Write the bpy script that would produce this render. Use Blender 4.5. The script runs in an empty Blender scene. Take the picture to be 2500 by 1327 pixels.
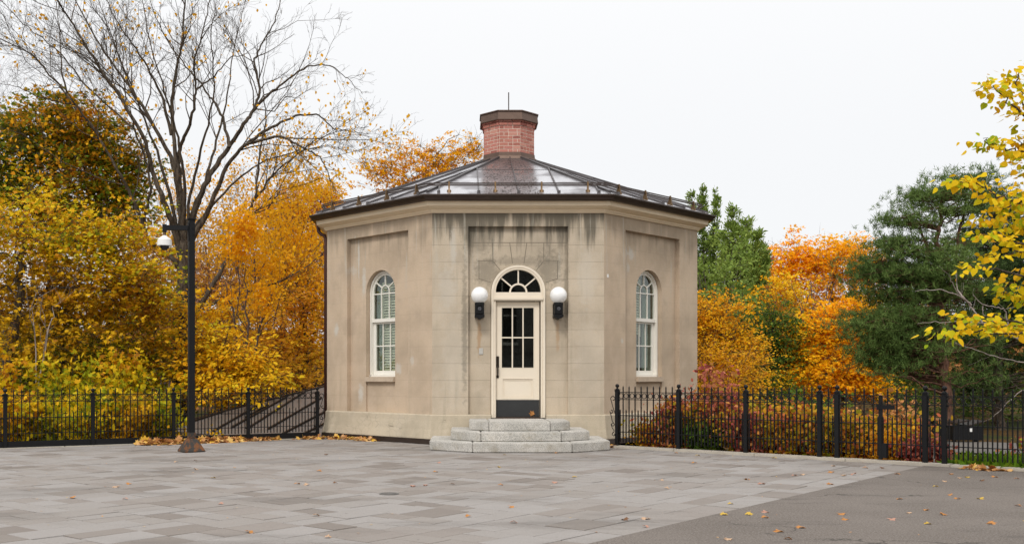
import bpy, bmesh, math, random
import numpy as np
from mathutils import Vector, Matrix
R = math.radians
sc = bpy.context.scene
# ------------------------------------------------------------------ camera
H, F, CX, CY = 1.293, 2450.0, 1130.0, 918.0          # eye height, focal length and principal point (photo pixels)
cam = bpy.data.cameras.new("camera"); camo = bpy.data.objects.new("camera", cam)
sc.collection.objects.link(camo); sc.camera = camo
camo.location = (0, 0, H); camo.rotation_euler = (R(90), 0, 0)
cam.sensor_width = 36; cam.lens = 36 * F / 2500
cam.shift_x = (1250 - CX) / 2500; cam.shift_y = (CY - 663.5) / 2500
cam.clip_start = .1; cam.clip_end = 1000
sc.render.resolution_x, sc.render.resolution_y = 1024, 543
sc.view_settings.view_transform = 'Standard'; sc.view_settings.look = 'None'
sc.view_settings.exposure = 0.0; sc.view_settings.gamma = 1
sc.cycles.max_bounces = 8; sc.cycles.diffuse_bounces = 4; sc.cycles.transparent_max_bounces = 16
# ------------------------------------------------------------------ sky and sun (bright overcast)
w = bpy.data.worlds.new("World"); sc.world = w; w.use_nodes = True
nt = w.node_tree; nt.nodes.clear()
out = nt.nodes.new('ShaderNodeOutputWorld'); mixs = nt.nodes.new('ShaderNodeMixShader')
b1 = nt.nodes.new('ShaderNodeBackground'); b2 = nt.nodes.new('ShaderNodeBackground')
sky = nt.nodes.new('ShaderNodeTexSky'); sky.sky_type = 'NISHITA'; sky.sun_disc = False
sky.sun_elevation = R(42); sky.sun_rotation = R(200)
nt.links.new(sky.outputs[0], b1.inputs[0]); b1.inputs[1].default_value = .1
tc = nt.nodes.new('ShaderNodeTexCoord'); sx = nt.nodes.new('ShaderNodeSeparateXYZ')
nt.links.new(tc.outputs['Generated'], sx.inputs[0])
rp = nt.nodes.new('ShaderNodeValToRGB'); nt.links.new(sx.outputs['Z'], rp.inputs[0])
e = rp.color_ramp.elements
e[0].position = 0; e[0].color = (.95, .955, .965, 1); e[1].position = 1; e[1].color = (1, 1, 1, 1)
x = e.new(.30); x.color = (.98, .981, .984, 1)
pw = nt.nodes.new('ShaderNodeMath'); pw.operation = 'POWER'; nt.links.new(sx.outputs['Z'], pw.inputs[0]); pw.inputs[1].default_value = 2.6
vm = nt.nodes.new('ShaderNodeMath'); vm.operation = 'MULTIPLY_ADD'
nt.links.new(pw.outputs[0], vm.inputs[0]); vm.inputs[1].default_value = .95; vm.inputs[2].default_value = 1.0
nt.links.new(rp.outputs[0], b2.inputs[0]); nt.links.new(vm.outputs[0], b2.inputs[1])
mixs.inputs[0].default_value = .92
nt.links.new(b1.outputs[0], mixs.inputs[1]); nt.links.new(b2.outputs[0], mixs.inputs[2])
nt.links.new(mixs.outputs[0], out.inputs[0])
sl = bpy.data.lights.new("sun", 'SUN'); sl.energy = 1.6; sl.angle = R(14); sl.color = (1, .96, .9)
so = bpy.data.objects.new("sun", sl); sc.collection.objects.link(so)
so.rotation_euler = Vector((-.34, -.93, .95)).to_track_quat('Z', 'Y').to_euler()

# ------------------------------------------------------------------ helpers
C = sc.collection
def P(px, py, Y): return Vector(((px - CX) * Y / F, Y, H - (py - CY) * Y / F))
def tag(o, label=None, cat=None, group=None, kind=None):
    if label: o['label'] = label
    if cat: o['category'] = cat
    if group: o['group'] = group
    if kind: o['kind'] = kind
    return o
def place(o, parent, M):
    if parent is not None:
        o.parent = parent
        o.matrix_basis = WM[parent.name].inverted() @ M
    else: o.matrix_basis = M
    WM[o.name] = M.copy()
    C.objects.link(o); return o
WM = {}
def empty(name, loc, rz=0, parent=None):
    o = bpy.data.objects.new(name, None); o.empty_display_size = .2
    return place(o, parent, Matrix.Translation(Vector(loc)) @ Matrix.Rotation(rz, 4, 'Z'))
def XF(loc=(0, 0, 0), rz=0): return Matrix.Translation(Vector(loc)) @ Matrix.Rotation(rz, 4, 'Z')
class MB:
    def __init__(s): s.v = []; s.f = []; s.m = []
    def add(s, vs, fs, m=0):
        b = len(s.v); s.v += [tuple(v) for v in vs]; s.f += [tuple(b + i for i in f) for f in fs]; s.m += [m] * len(fs)
    def box(s, x0, x1, y0, y1, z0, z1, m=0):
        s.add([(x0,y0,z0),(x1,y0,z0),(x1,y1,z0),(x0,y1,z0),(x0,y0,z1),(x1,y0,z1),(x1,y1,z1),(x0,y1,z1)],
              [(0,3,2,1),(4,5,6,7),(0,1,5,4),(1,2,6,5),(2,3,7,6),(3,0,4,7)], m)
    def plate(s, poly, y0, y1, m=0, back=True):                 # polygon in (x,z), counterclockwise seen from -y
        n = len(poly)
        s.add([(p[0], y0, p[1]) for p in poly] + [(p[0], y1, p[1]) for p in poly],
              [tuple(range(n))] + ([tuple(range(2*n-1, n-1, -1))] if back else []) + [(i, i+n, (i+1)%n+n, (i+1)%n) for i in range(n)], m)
    def slab(s, poly, z0, z1, m=0):                             # polygon in (x,y) ccw from above
        n = len(poly)
        s.add([(p[0], p[1], z1) for p in poly] + [(p[0], p[1], z0) for p in poly],
              [tuple(range(n)), tuple(range(2*n-1, n-1, -1))] + [(i, i+n, (i+1)%n+n, (i+1)%n) for i in range(n)], m)
    def strip(s, A, B, y0, y1, m=0, closed=False):              # band between two (x,z) polylines
        n = len(A)
        vs = [(p[0],y0,p[1]) for p in A]+[(p[0],y0,p[1]) for p in B]+[(p[0],y1,p[1]) for p in A]+[(p[0],y1,p[1]) for p in B]
        fs = []
        for i in range(n if closed else n-1):
            j = (i+1) % n
            fs += [(i, j, n+j, n+i), (2*n+i, i+3*n, j+3*n, 2*n+j), (i, 2*n+i, 2*n+j, j), (n+i, n+j, 3*n+j, 3*n+i)]
        if not closed: fs += [(0, n, 3*n, 2*n), (n-1, 3*n-1, 4*n-1, 2*n-1)]
        s.add(vs, fs, m)
    def tube(s, pts, r, n=8, m=0, cap=True):
        pts = [Vector(p) for p in pts]; k = len(pts)
        rs = r if isinstance(r, (list, tuple)) else [r]*k
        vs = []; fs = []; ref = None
        for i, p in enumerate(pts):
            t = (pts[min(i+1,k-1)] - pts[max(i-1,0)]).normalized()
            if ref is None: ref = Vector((0,0,1)) if abs(t.z) < .9 else Vector((1,0,0))
            a = (ref - t*ref.dot(t)).normalized(); ref = a; b = t.cross(a)
            for j in range(n):
                q = 2*math.pi*j/n; vs.append(p + (a*math.cos(q) + b*math.sin(q))*rs[i])
        for i in range(k-1):
            for j in range(n): fs.append((i*n+j, i*n+(j+1)%n, (i+1)*n+(j+1)%n, (i+1)*n+j))
        if cap: fs += [tuple(range(n-1,-1,-1)), tuple((k-1)*n+j for j in range(n))]
        s.add(vs, fs, m)
    def beam(s, p0, p1, w, h, up=(0,0,1), m=0):                 # bar whose bottom lies on the line p0-p1
        p0, p1, up = Vector(p0), Vector(p1), Vector(up); t = (p1-p0).normalized(); sd = t.cross(up).normalized(); u = sd.cross(t).normalized()
        vs = []
        for p in (p0, p1):
            vs += [p - sd*w/2, p + sd*w/2, p + sd*w/2 + u*h, p - sd*w/2 + u*h]
        s.add(vs, [(0,1,2,3),(7,6,5,4),(0,4,5,1),(1,5,6,2),(2,6,7,3),(3,7,4,0)], m)
    def lathe(s, prof, c=(0,0,0), n=24, m=0):                   # (r,z) profile
        k = len(prof); vs = []; fs = []
        for r, z in prof:
            for j in range(n): q = 2*math.pi*j/n; vs.append((c[0]+r*math.cos(q), c[1]+r*math.sin(q), c[2]+z))
        for i in range(k-1):
            for j in range(n): fs.append((i*n+j, i*n+(j+1)%n, (i+1)*n+(j+1)%n, (i+1)*n+j))
        fs += [tuple(range(n-1,-1,-1)), tuple((k-1)*n+j for j in range(n))]
        s.add(vs, fs, m)
    def build(s, name, mats, parent=None, M=None, bevel=0, smooth=False, segs=2):
        me = bpy.data.meshes.new(name); me.from_pydata(s.v, [], s.f)
        for mm in (mats if isinstance(mats, (list, tuple)) else [mats]): me.materials.append(mm)
        me.polygons.foreach_set('material_index', s.m)
        if bevel:
            bm = bmesh.new(); bm.from_mesh(me); bmesh.ops.remove_doubles(bm, verts=bm.verts, dist=1e-5)
            bmesh.ops.recalc_face_normals(bm, faces=bm.faces)
            es = [e for e in bm.edges if len(e.link_faces) == 2 and e.calc_face_angle(0) > R(25)]
            bmesh.ops.bevel(bm, geom=es, offset=bevel, segments=segs, affect='EDGES', clamp_overlap=True)
            bm.to_mesh(me); bm.free()
        else:
            bm = bmesh.new(); bm.from_mesh(me); bmesh.ops.recalc_face_normals(bm, faces=bm.faces); bm.to_mesh(me); bm.free()
        if smooth: me.polygons.foreach_set('use_smooth', [True]*len(me.polygons))
        me.update()
        o = bpy.data.objects.new(name, me)
        return place(o, parent, M if M is not None else Matrix())
def dup(o, parent, M):
    c = o.copy(); return place(c, parent, M)

# ------------------------------------------------------------------ materials
class N:
    def __init__(s, name, rough=.8, metal=0, spec=.4):
        s.m = bpy.data.materials.new(name); s.m.use_nodes = True; s.t = s.m.node_tree
        s.b = s.t.nodes['Principled BSDF']; s.set('Roughness', rough); s.set('Metallic', metal); s.set('Specular IOR Level', spec)
    def new(s, ty, **k):
        n = s.t.nodes.new(ty)
        for a, b in k.items(): setattr(n, a, b)
        return n
    def set(s, i, v):
        if hasattr(v, 'links'): s.t.links.new(v, s.b.inputs[i])
        else: s.b.inputs[i].default_value = (*v, 1) if isinstance(v, tuple) and len(v) == 3 and s.b.inputs[i].type == 'RGBA' else v
    def put(s, n, i, v):
        if hasattr(v, 'links'): s.t.links.new(v, n.inputs[i])
        elif v is not None: n.inputs[i].default_value = (*v, 1) if isinstance(v, tuple) and len(v) == 3 and n.inputs[i].type == 'RGBA' else v
    def obj(s): return s.new('ShaderNodeTexCoord').outputs['Object']
    def map(s, v, sc_=(1,1,1), loc=(0,0,0)):
        n = s.new('ShaderNodeMapping'); s.put(n, 0, v); n.inputs['Scale'].default_value = sc_; n.inputs['Location'].default_value = loc; return n.outputs[0]
    def noise(s, v, scale, detail=4, rough=.55, dist=0):
        n = s.new('ShaderNodeTexNoise'); s.put(n, 'Vector', v); n.inputs['Scale'].default_value = scale
        n.inputs['Detail'].default_value = detail; n.inputs['Roughness'].default_value = rough; n.inputs['Distortion'].default_value = dist
        return n.outputs[0]
    def math(s, op, a, b=None, c=None, clamp=False):
        n = s.new('ShaderNodeMath', operation=op, use_clamp=clamp); s.put(n, 0, a); s.put(n, 1, b)
        if c is not None: s.put(n, 2, c)
        return n.outputs[0]
    def rng(s, v, a, b, c=0, d=1, smooth=True):
        n = s.new('ShaderNodeMapRange'); n.interpolation_type = 'SMOOTHSTEP' if smooth else 'LINEAR'
        s.put(n, 0, v)
        for i, q in enumerate((a, b, c, d)): n.inputs[i+1].default_value = q
        return n.outputs[0]
    def mix(s, f, a, b, mode='MIX'):
        n = s.new('ShaderNodeMix', data_type='RGBA', blend_type=mode); n.clamp_factor = True
        s.put(n, 0, f); s.put(n, 6, a); s.put(n, 7, b); return n.outputs[2]
    def ramp(s, v, stops, const=False):
        n = s.new('ShaderNodeValToRGB'); s.put(n, 0, v); e = n.color_ramp.elements
        if const: n.color_ramp.interpolation = 'CONSTANT'
        while len(e) < len(stops): e.new(.5)
        for q, (p, c) in zip(e, stops): q.position = p; q.color = (*c, 1)
        return n.outputs[0]
    def sep(s, v): n = s.new('ShaderNodeSeparateXYZ'); s.put(n, 0, v); return n.outputs
    def island(s): return s.new('ShaderNodeNewGeometry').outputs['Random Per Island']
    def bump(s, h, strength=.3, dist=.01):
        n = s.new('ShaderNodeBump'); n.inputs['Strength'].default_value = strength; n.inputs['Distance'].default_value = dist
        s.put(n, 'Height', h); s.set('Normal', n.outputs[0])
def simple(name, col, rough=.6, metal=0, var=.15, sc_=8, bump=.1, spec=.4):
    n = N(name, rough, metal, spec); o = n.obj(); t = n.noise(o, sc_)
    n.set('Base Color', n.mix(t, tuple(c*(1-var) for c in col), tuple(min(1, c*(1+var)) for c in col)))
    n.set('Roughness', n.rng(n.noise(o, sc_*2.3), .3, .7, rough*.85, min(1, rough*1.15)))
    if bump: n.bump(n.noise(o, sc_*12), bump, .003)
    return n.m

def blob(n, X, Z, u, z, ru, rz, dis):
    a = n.math('DIVIDE', n.math('SUBTRACT', X, u), ru); b = n.math('DIVIDE', n.math('SUBTRACT', Z, z), rz)
    d = n.math('SQRT', n.math('ADD', n.math('MULTIPLY', a, a), n.math('MULTIPLY', b, b)))
    return n.rng(n.math('ADD', d, dis), .35, 1.15, 1, 0)
def stone(name, base, patches=(), streaks=0, rust=(), dirty=(), joints=True, js=.08):
    n = N(name, .9, 0, .2); o = n.obj(); s3 = n.sep(o); X, Z = s3[0], s3[2]
    big = n.noise(o, .9, 6, .6); mid = n.noise(o, 3.5, 6, .65); fine = n.noise(o, 60, 3, .7)
    col = n.mix(n.rng(big, .35, .65), tuple(c*.86 for c in base), tuple(c*1.10 for c in base))
    col = n.mix(n.rng(mid, .45, .7, 0, .5), col, (base[0]*1.08, base[1]*1.1, base[2]*1.16))
    col = n.mix(n.rng(n.noise(n.map(o, (1,1,1), (7,3,2)), 1.7, 5, .6), .52, .7, 0, .5), col, tuple(c*.72 for c in (base[0], base[1]*1.01, base[2]*1.03)))
    col = n.mix(n.rng(fine, .35, .75, 0, .45), col, tuple(c*.7 for c in base))
    # vertical run marks
    run = n.noise(n.map(o, (7, 7, .55)), 1, 4, .6)
    col = n.mix(n.rng(run, .52, .75, 0, .22 + .15*streaks), col, tuple(c*.6 for c in (base[0]*.95, base[1], base[2])))
    if streaks:
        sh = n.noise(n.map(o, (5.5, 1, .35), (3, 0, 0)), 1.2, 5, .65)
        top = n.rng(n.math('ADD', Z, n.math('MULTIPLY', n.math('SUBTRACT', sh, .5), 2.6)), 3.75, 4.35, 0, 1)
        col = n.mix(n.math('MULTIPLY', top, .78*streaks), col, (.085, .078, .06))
        sh2 = n.noise(n.map(o, (9, 1, .5), (11, 0, 5)), 1.0, 4, .6)
        low = n.rng(Z, 2.7, 3.9, 0, 1)
        col = n.mix(n.math('MULTIPLY', n.math('MULTIPLY', n.rng(sh2, .56, .66), low), .6), col, (.50, .47, .40))
    dis = n.math('MULTIPLY', n.math('SUBTRACT', n.noise(o, 9, 5, .75), .5), 2.4)
    for (u, z, ru, rz, st) in patches:
        col = n.mix(n.math('MULTIPLY', blob(n, X, Z, u, z, ru, rz, dis), st), col, (.56, .53, .47))
    for (u, z, ru, rz, st) in dirty:
        col = n.mix(n.math('MULTIPLY', blob(n, X, Z, u, z, ru, rz, dis), st), col, (.12, .11, .085))
    for (u, z, ru, rz, st) in rust:
        col = n.mix(n.math('MULTIPLY', blob(n, X, Z, u, z, ru, rz, dis), st), col, (.38, .21, .09))
    hgt = n.math('ADD', n.math('MULTIPLY', fine, .35), mid)
    if joints:
        zz = n.math('DIVIDE', n.math('SUBTRACT', Z, .564), .3235)
        wob = n.math('MULTIPLY', n.math('SUBTRACT', n.noise(o, 5, 3), .5), .02)
        fr = n.math('FRACT', n.math('ADD', zz, n.math('ADD', wob, 100.0)))
        dd = n.math('MINIMUM', fr, n.math('SUBTRACT', 1.0, fr))
        jl = n.rng(dd, .006, .03, 1, 0)
        row = n.math('FLOOR', zz)
        xo = n.math('ADD', X, n.math('MULTIPLY', n.math('MODULO', row, 2.0), .42))
        fx = n.math('FRACT', n.math('ADD', n.math('DIVIDE', xo, .84), 100.1)); dx = n.math('MINIMUM', fx, n.math('SUBTRACT', 1.0, fx))
        vl = n.math('MULTIPLY', n.rng(dx, .002, .008, 1, 0), .16)
        brk = n.rng(n.noise(o, 2.2, 3), .3, .55, .35, 1)
        jj = n.math('MULTIPLY', n.math('MAXIMUM', jl, vl), n.math('MULTIPLY', brk, n.rng(Z, .55, .58)))
        col = n.mix(n.math('MULTIPLY', jj, js), col, (.17, .15, .115))
        hgt = n.math('SUBTRACT', hgt, n.math('MULTIPLY', jj, 4.0*js))
    else:
        vor = n.new('ShaderNodeTexVoronoi', feature='DISTANCE_TO_EDGE'); n.put(vor, 'Vector', n.map(o, (1,1,1.6))); vor.inputs['Scale'].default_value = 5.5
        cr = n.math('MULTIPLY', n.rng(vor.outputs[0], .003, .02, 1, 0), n.rng(n.noise(o, 1.4, 3), .5, .6))
        col = n.mix(n.math('MULTIPLY', cr, .55), col, (.12, .10, .08))
    n.set('Base Color', col); n.bump(hgt, .35, .010)
    return n.m
BASE = (.545, .428, .312)
M = {}
M['wall_front'] = stone('stained_stucco', (.535, .448, .34), js=.26, streaks=1.0, rust=[(.903, 2.05, .05, .42, .55), (2.41, 2.1, .045, .4, .45)],
    dirty=[(.62, 2.2, .07, 1.5, .5), (1.05, 3.3, .30, .35, .45), (2.25, 3.35, .3, .4, .5), (.9, 3.9, .35, .3, .35), (2.03+.55, 3.0, .05, 1.3, .35), (1.653, 3.5, .62, .12, .35)],
    patches=[(.3, 2.95, .2, .5, .35), (2.95, 3.2, .22, .6, .3), (.40, 3.75, .07, .45, .55), (.42, 1.6, .3, 1.0, .2), (3.0, 1.6, .3, 1.0, .15)])
M['wall_left'] = stone('left_stucco', BASE, streaks=.35, patches=[(.95, 3.75, .035, .5, .8), (1.12, 3.25, .08, .32, .75), (.32, 2.28, .085, .16, .8), (2.2, 1.45, .10, .13, .65), (2.72, 1.6, .06, .12, .5), (1.02, .95, .09, .2, .8), (.78, 3.5, .14, .1, .45)])
M['wall_right'] = stone('right_stucco', (.545, .43, .315), streaks=.3, patches=[(.80, 3.75, .10, .14, .7), (1.02, 3.72, .11, .15, .7), (.92, 3.45, .06, .1, .5), (.58, 1.98, .05, .07, .7), (3.15, .85, .12, .22, .8)])
M['wall'] = stone('plain_stucco', BASE, streaks=.2)
M['plinth'] = stone('plinth_stucco', (.51, .435, .325), joints=False)
M['joint'] = simple('dark_joint', (.19, .16, .12), .95)
M['sill'] = simple('sill_stone', (.50, .40, .30), .9, sc_=10, var=.2)
M['drain'] = simple('worn_grey_metal', (.17, .16, .15), .6, .3)
M['cream'] = simple('cream_paint', (.78, .69, .56), .45, var=.05, sc_=4)
M['cream2'] = simple('cream_trim', (.78, .64, .46), .55, var=.12, sc_=3)
M['white'] = simple('white_paint', (.78, .75, .68), .4, var=.04, sc_=5)
M['bronze'] = simple('brown_metal', (.055, .038, .030), .38, .5, var=.3, sc_=3, bump=.03)
M['copper'] = simple('copper_flashing', (.13, .085, .065), .42, .55, var=.3, sc_=5, bump=.05)
M['brass'] = simple('aged_bronze', (.16, .10, .05), .45, .8, var=.4, sc_=20)
M['handle'] = simple('dark_bronze', (.05, .038, .028), .35, .7, var=.3, sc_=20)
M['iron'] = simple('black_iron', (.006, .006, .007), .5, 0, var=.3, sc_=12, bump=.1, spec=.25)
M['kick'] = simple('slate_plate', (.028, .029, .03), .55, 0, var=.25, sc_=6)
M['dark'] = simple('dark_interior', (.015, .014, .012), .9)  # near-black colour stands in for unlit rooms behind glass
M['shutter'] = simple('pale_green_louver', (.50, .51, .41), .55, var=.06)
M['curtain'] = simple('green_panel', (.12, .16, .13), .8)
M['whiteplastic'] = simple('white_plastic', (.80, .79, .76), .35, var=.03)
M['plate'] = simple('grey_plate', (.50, .48, .44), .5, .2, var=.05)
M['curb'] = simple('concrete_kerb', (.42, .38, .32), .9, var=.25, sc_=5, bump=.4)
M['wood'] = simple('weathered_wood', (.30, .15, .06), .8, var=.3)
M['rock'] = simple('pale_rock', (.42, .41, .39), .9, var=.2)
def m_roof():
    n = N('dark_seam_roof', .25, .85, .5); o = n.obj(); s3 = n.sep(o)
    cz = n.noise(n.map(o, (15, 4, 3)), 1.2, 5, .75, 1.2); blot = n.noise(o, 1.4, 3, .5); X, Y = s3[0], s3[1]
    px_ = n.math('ABSOLUTE', n.math('SUBTRACT', X, .93))
    rust = n.math('MULTIPLY', n.rng(n.math('ADD', px_, n.math('MULTIPLY', n.math('SUBTRACT', blot, .5), .25)), .50, .58, 1, 0), n.rng(Y, 22.8, 22.7))
    col = n.mix(n.noise(o, 2, 4), (.50, .49, .51), (.66, .65, .67))
    col = n.mix(n.math('MULTIPLY', n.rng(blot, .45, .60), n.math('SUBTRACT', 1.0, n.rng(Y, 22.8, 23.4, 0, .0))), col, (.24, .225, .235))
    col = n.mix(n.math('MULTIPLY', rust, .6), col, (.21, .175, .17))
    f = n.math('MULTIPLY', n.rng(cz, .50, .55), rust)
    col = n.mix(n.math('MULTIPLY', f, .8), col, (.045, .026, .02))
    col = n.mix(n.rng(Y, 21.4, 22.8, 0, .5), col, (.19, .16, .155))
    n.set('Base Color', col); n.set('Roughness', n.math('ADD', n.rng(blot, .3, .7, .2, .38), n.math('MULTIPLY', f, .3)))
    n.bump(cz, .25, .004); return n.m
M['roof'] = m_roof()
M['lowroof'] = simple('brown_low_roof', (.17, .145, .13), .45, .3, var=.2, sc_=2, bump=.05)
M['seam'] = simple('dark_seam', (.11, .10, .10), .42, .6, var=.35, sc_=3, bump=.05)
def m_brick():
    n = N('red_brick', .9, 0, .2); i = n.island(); o = n.obj()
    col = n.ramp(i, [(0, (.28, .085, .07)), (.25, (.42, .155, .115)), (.55, (.50, .19, .15)), (.8, (.45, .17, .14)), (1, (.54, .26, .20))])
    n.set('Base Color', n.mix(n.rng(n.noise(o, 25, 5, .7), .4, .75, 0, .5), col, (.45, .28, .22))); n.bump(n.noise(o, 90), .4, .004); return n.m
M['brick'] = m_brick()
M['mortar'] = simple('mortar', (.72, .60, .50), .95, sc_=30)
def m_granite():
    n = N('grey_granite', .85, 0, .3); o = n.obj()
    sp = n.noise(o, 70, 2, .8); sp2 = n.noise(o, 60, 2, .7)
    col = n.mix(n.rng(n.noise(o, 2, 5), .35, .65), (.46, .44, .40), (.60, .57, .52))
    col = n.mix(n.rng(sp, .50, .60, 0, .8), col, (.17, .165, .155)); col = n.mix(n.rng(sp2, .58, .66, 0, .5), col, (.62, .60, .57))
    nz = n.new('ShaderNodeNewGeometry').outputs['Normal']; up = n.sep(nz)[2]
    mo = n.math('MULTIPLY', n.rng(n.noise(o, 3, 5, .7), .48, .65), n.rng(up, .0, .8, .9, .25))
    col = n.mix(n.math('MULTIPLY', mo, .5), col, (.26, .22, .15))
    n.set('Base Color', col); n.bump(sp, .5, .006); return n.m
M['granite'] = m_granite()
def m_rust():
    n = N('rusted_base', .7, .3); o = n.obj(); r = n.noise(o, 9, 6, .7)
    n.set('Base Color', n.mix(n.rng(r, .46, .58), (.045, .042, .038), n.mix(n.noise(o, 30), (.24, .09, .025), (.11, .05, .025)))); n.bump(r, .4, .01); return n.m
M['rust'] = m_rust()
def m_glass():
    n = N('window_glass'); t = n.t; t.nodes.remove(n.b)
    g = n.new('ShaderNodeBsdfGlossy'); g.inputs['Roughness'].default_value = .015; g.inputs[0].default_value = (.9,.95,.92,1)
    tr = n.new('ShaderNodeBsdfTransparent'); tr.inputs[0].default_value = (.93,.95,.92,1)
    lw = n.new('ShaderNodeLayerWeight'); lw.inputs[0].default_value = .5; fc = n.math('MULTIPLY_ADD', n.math('POWER', lw.outputs['Facing'], 3.0), .55, .045)
    mx = n.new('ShaderNodeMixShader'); t.links.new(fc, mx.inputs[0]); t.links.new(tr.outputs[0], mx.inputs[1]); t.links.new(g.outputs[0], mx.inputs[2])
    t.links.new(mx.outputs[0], t.nodes['Material Output'].inputs[0]); return n.m
M['glass'] = m_glass()
def m_darkglass():
    n = N('dark_glass', .04, 0, .5); o = n.obj()
    n.set('Base Color', n.mix(n.noise(o, 1.5), (.006,.006,.006), (.02,.019,.018))); n.bump(n.noise(o, 1.3, 2), .05, .02); return n.m
M['darkglass'] = m_darkglass()
M['doorglass'] = M['glass']
def m_globe():
    n = N('opal_globe', .22, 0, .5); o = n.obj(); n.set('Base Color', n.mix(n.noise(o, 6), (.86,.85,.84), (.9,.9,.89)))
    n.set('Subsurface Weight', .25); n.set('Subsurface Radius', (.08,.08,.08)); return n.m
M['globe'] = m_globe()
def m_paver():
    n = N('paver', .82, 0, .3); i = n.island(); o = n.obj()
    col = n.ramp(i, [(0, (.19, .162, .142)), (.08, (.225, .195, .172)), (.22, (.262, .230, .207)), (.4, (.278, .249, .226)), (.6, (.292, .267, .248)), (1, (.315, .292, .276))])
    f = n.noise(o, 80, 3, .85)
    col = n.mix(n.rng(f, .4, .75, 0, .5), col, (.13, .115, .105))
    col = n.mix(n.rng(n.noise(n.map(o, (.6, 1.6, 1)), .55, 6, .65), .5, .68, 0, .55), col, (.135, .12, .108))
    col = n.mix(n.rng(n.noise(o, 13, 2, .5), .70, .74, 0, .5), col, (.07, .06, .055))
    col = n.mix(n.rng(n.noise(o, 6, 5, .7), .55, .75, 0, .3), col, (.29, .26, .24))
    n.set('Base Color', col); n.set('Roughness', n.rng(n.noise(o, 1.1, 4), .35, .65, .62, .9)); n.bump(f, .35, .004); return n.m
M['paver'] = m_paver()
def m_asphalt():
    n = N('asphalt', .9, 0, .25); o = n.obj(); f = n.noise(o, 55, 4, .9)
    col = n.mix(n.rng(n.noise(o, .7, 5, .6), .35, .65), (.135, .114, .098), (.168, .143, .124))
    col = n.mix(n.rng(f, .50, .62, 0, .85), col, (.27, .24, .215)); col = n.mix(n.rng(f, .36, .46, .85, 0), col, (.045, .04, .036))
    col = n.mix(n.rng(n.noise(n.map(o, (.5, 2, 1)), 1.5, 5, .7), .55, .68, 0, .4), col, (.07, .063, .057))
    vor = n.new('ShaderNodeTexVoronoi', feature='DISTANCE_TO_EDGE'); dv = n.new('ShaderNodeVectorMath', operation='ADD'); nn = n.new('ShaderNodeTexNoise'); n.put(nn, 'Vector', o); nn.inputs['Scale'].default_value = 1.5; nn.inputs['Detail'].default_value = 6
    n.put(dv, 0, o); n.put(dv, 1, nn.outputs[1]); n.put(vor, 'Vector', dv.outputs[0]); vor.inputs['Scale'].default_value = .33
    cr = n.math('MULTIPLY', n.rng(vor.outputs[0], .001, .006, 1, 0), n.rng(n.noise(o, .5, 2), .48, .56)); col = n.mix(n.math('MULTIPLY', cr, .7), col, (.04, .035, .03))
    n.set('Base Color', col); n.bump(f, .7, .008); return n.m
M['asphalt'] = m_asphalt()
M['jointsand'] = simple('joint_sand', (.035, .03, .026), .95, sc_=3)
def m_terrain():
    n = N('leaf_litter_ground', .95, 0, .05); o = n.obj()
    a = n.noise(o, 9, 6, .8); b = n.noise(o, .35, 3)
    col = n.ramp(a, [(.3, (.02, .016, .01)), (.45, (.05, .034, .016)), (.55, (.12, .066, .02)), (.68, (.08, .052, .02)), (.8, (.22, .12, .035))])
    n.set('Base Color', n.mix(n.rng(b, .45, .6), col, n.mix(a, (.02, .028, .010), (.06, .065, .02)))); n.bump(a, .6, .05); return n.m
M['terrain'] = m_terrain()
def m_bark(name, a, b):
    n = N(name, .95, 0, .15); o = n.obj(); t = n.noise(n.map(o, (5, 5, 1.2)), 3, 6, .75)
    n.set('Base Color', n.mix(n.rng(t, .35, .65), a, b)); n.bump(t, .7, .03); return n.m
M['bark'] = m_bark('dark_bark', (.035, .027, .020), (.125, .098, .072))
M['twig'] = m_bark('grey_twig', (.075, .055, .05), (.17, .13, .12))
M['pinebark'] = m_bark('red_pine_bark', (.055, .03, .022), (.20, .105, .07))
M['palebark'] = m_bark('pale_dead_bark', (.20, .16, .14), (.42, .36, .32))
def m_leaf(name, stops, ns=.45, mixr=.55, rough=.65, trans=.30, contrast=(.3, .7)):
    n = N(name, rough, 0, .12); o = n.obj(); i = n.island()
    nz = n.rng(n.noise(o, ns, 3, .6), contrast[0], contrast[1], 0, 1, False)
    f = n.math('ADD', n.math('MULTIPLY', i, mixr), n.math('MULTIPLY', nz, 1-mixr))
    col = n.ramp(f, stops); n.set('Base Color', col)
    tr = n.new('ShaderNodeBsdfTranslucent'); n.put(tr, 0, col)
    mx = n.new('ShaderNodeMixShader'); mx.inputs[0].default_value = trans
    t = n.t; t.links.new(n.b.outputs[0], mx.inputs[1]); t.links.new(tr.outputs[0], mx.inputs[2]); t.links.new(mx.outputs[0], t.nodes['Material Output'].inputs[0])
    return n.m
L = {}
L['yellowgreen'] = m_leaf('yellow_green_leaves', [(0, (.08, .13, .01)), (.22, (.24, .28, .012)), (.42, (.66, .50, .012)), (.6, (.82, .50, .01)), (.76, (.60, .26, .012)), (1, (.20, .08, .012))])
L['ochre'] = m_leaf('ochre_brown_leaves', [(0, (.13, .13, .01)), (.25, (.34, .20, .012)), (.45, (.70, .42, .012)), (.6, (.80, .46, .012)), (.78, (.44, .18, .015)), (1, (.20, .07, .015))])
L['darkgreen'] = m_leaf('dark_green_orange_leaves', [(0, (.05, .11, .01)), (.35, (.13, .20, .012)), (.52, (.34, .28, .012)), (.72, (.70, .32, .012)), (1, (.72, .26, .015))], ns=.5)
L['orange'] = m_leaf('orange_leaves', [(0, (.46, .38, .02)), (.25, (.78, .46, .015)), (.5, (.86, .42, .015)), (.75, (.86, .36, .015)), (1, (.80, .30, .015))], trans=.48)
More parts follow.
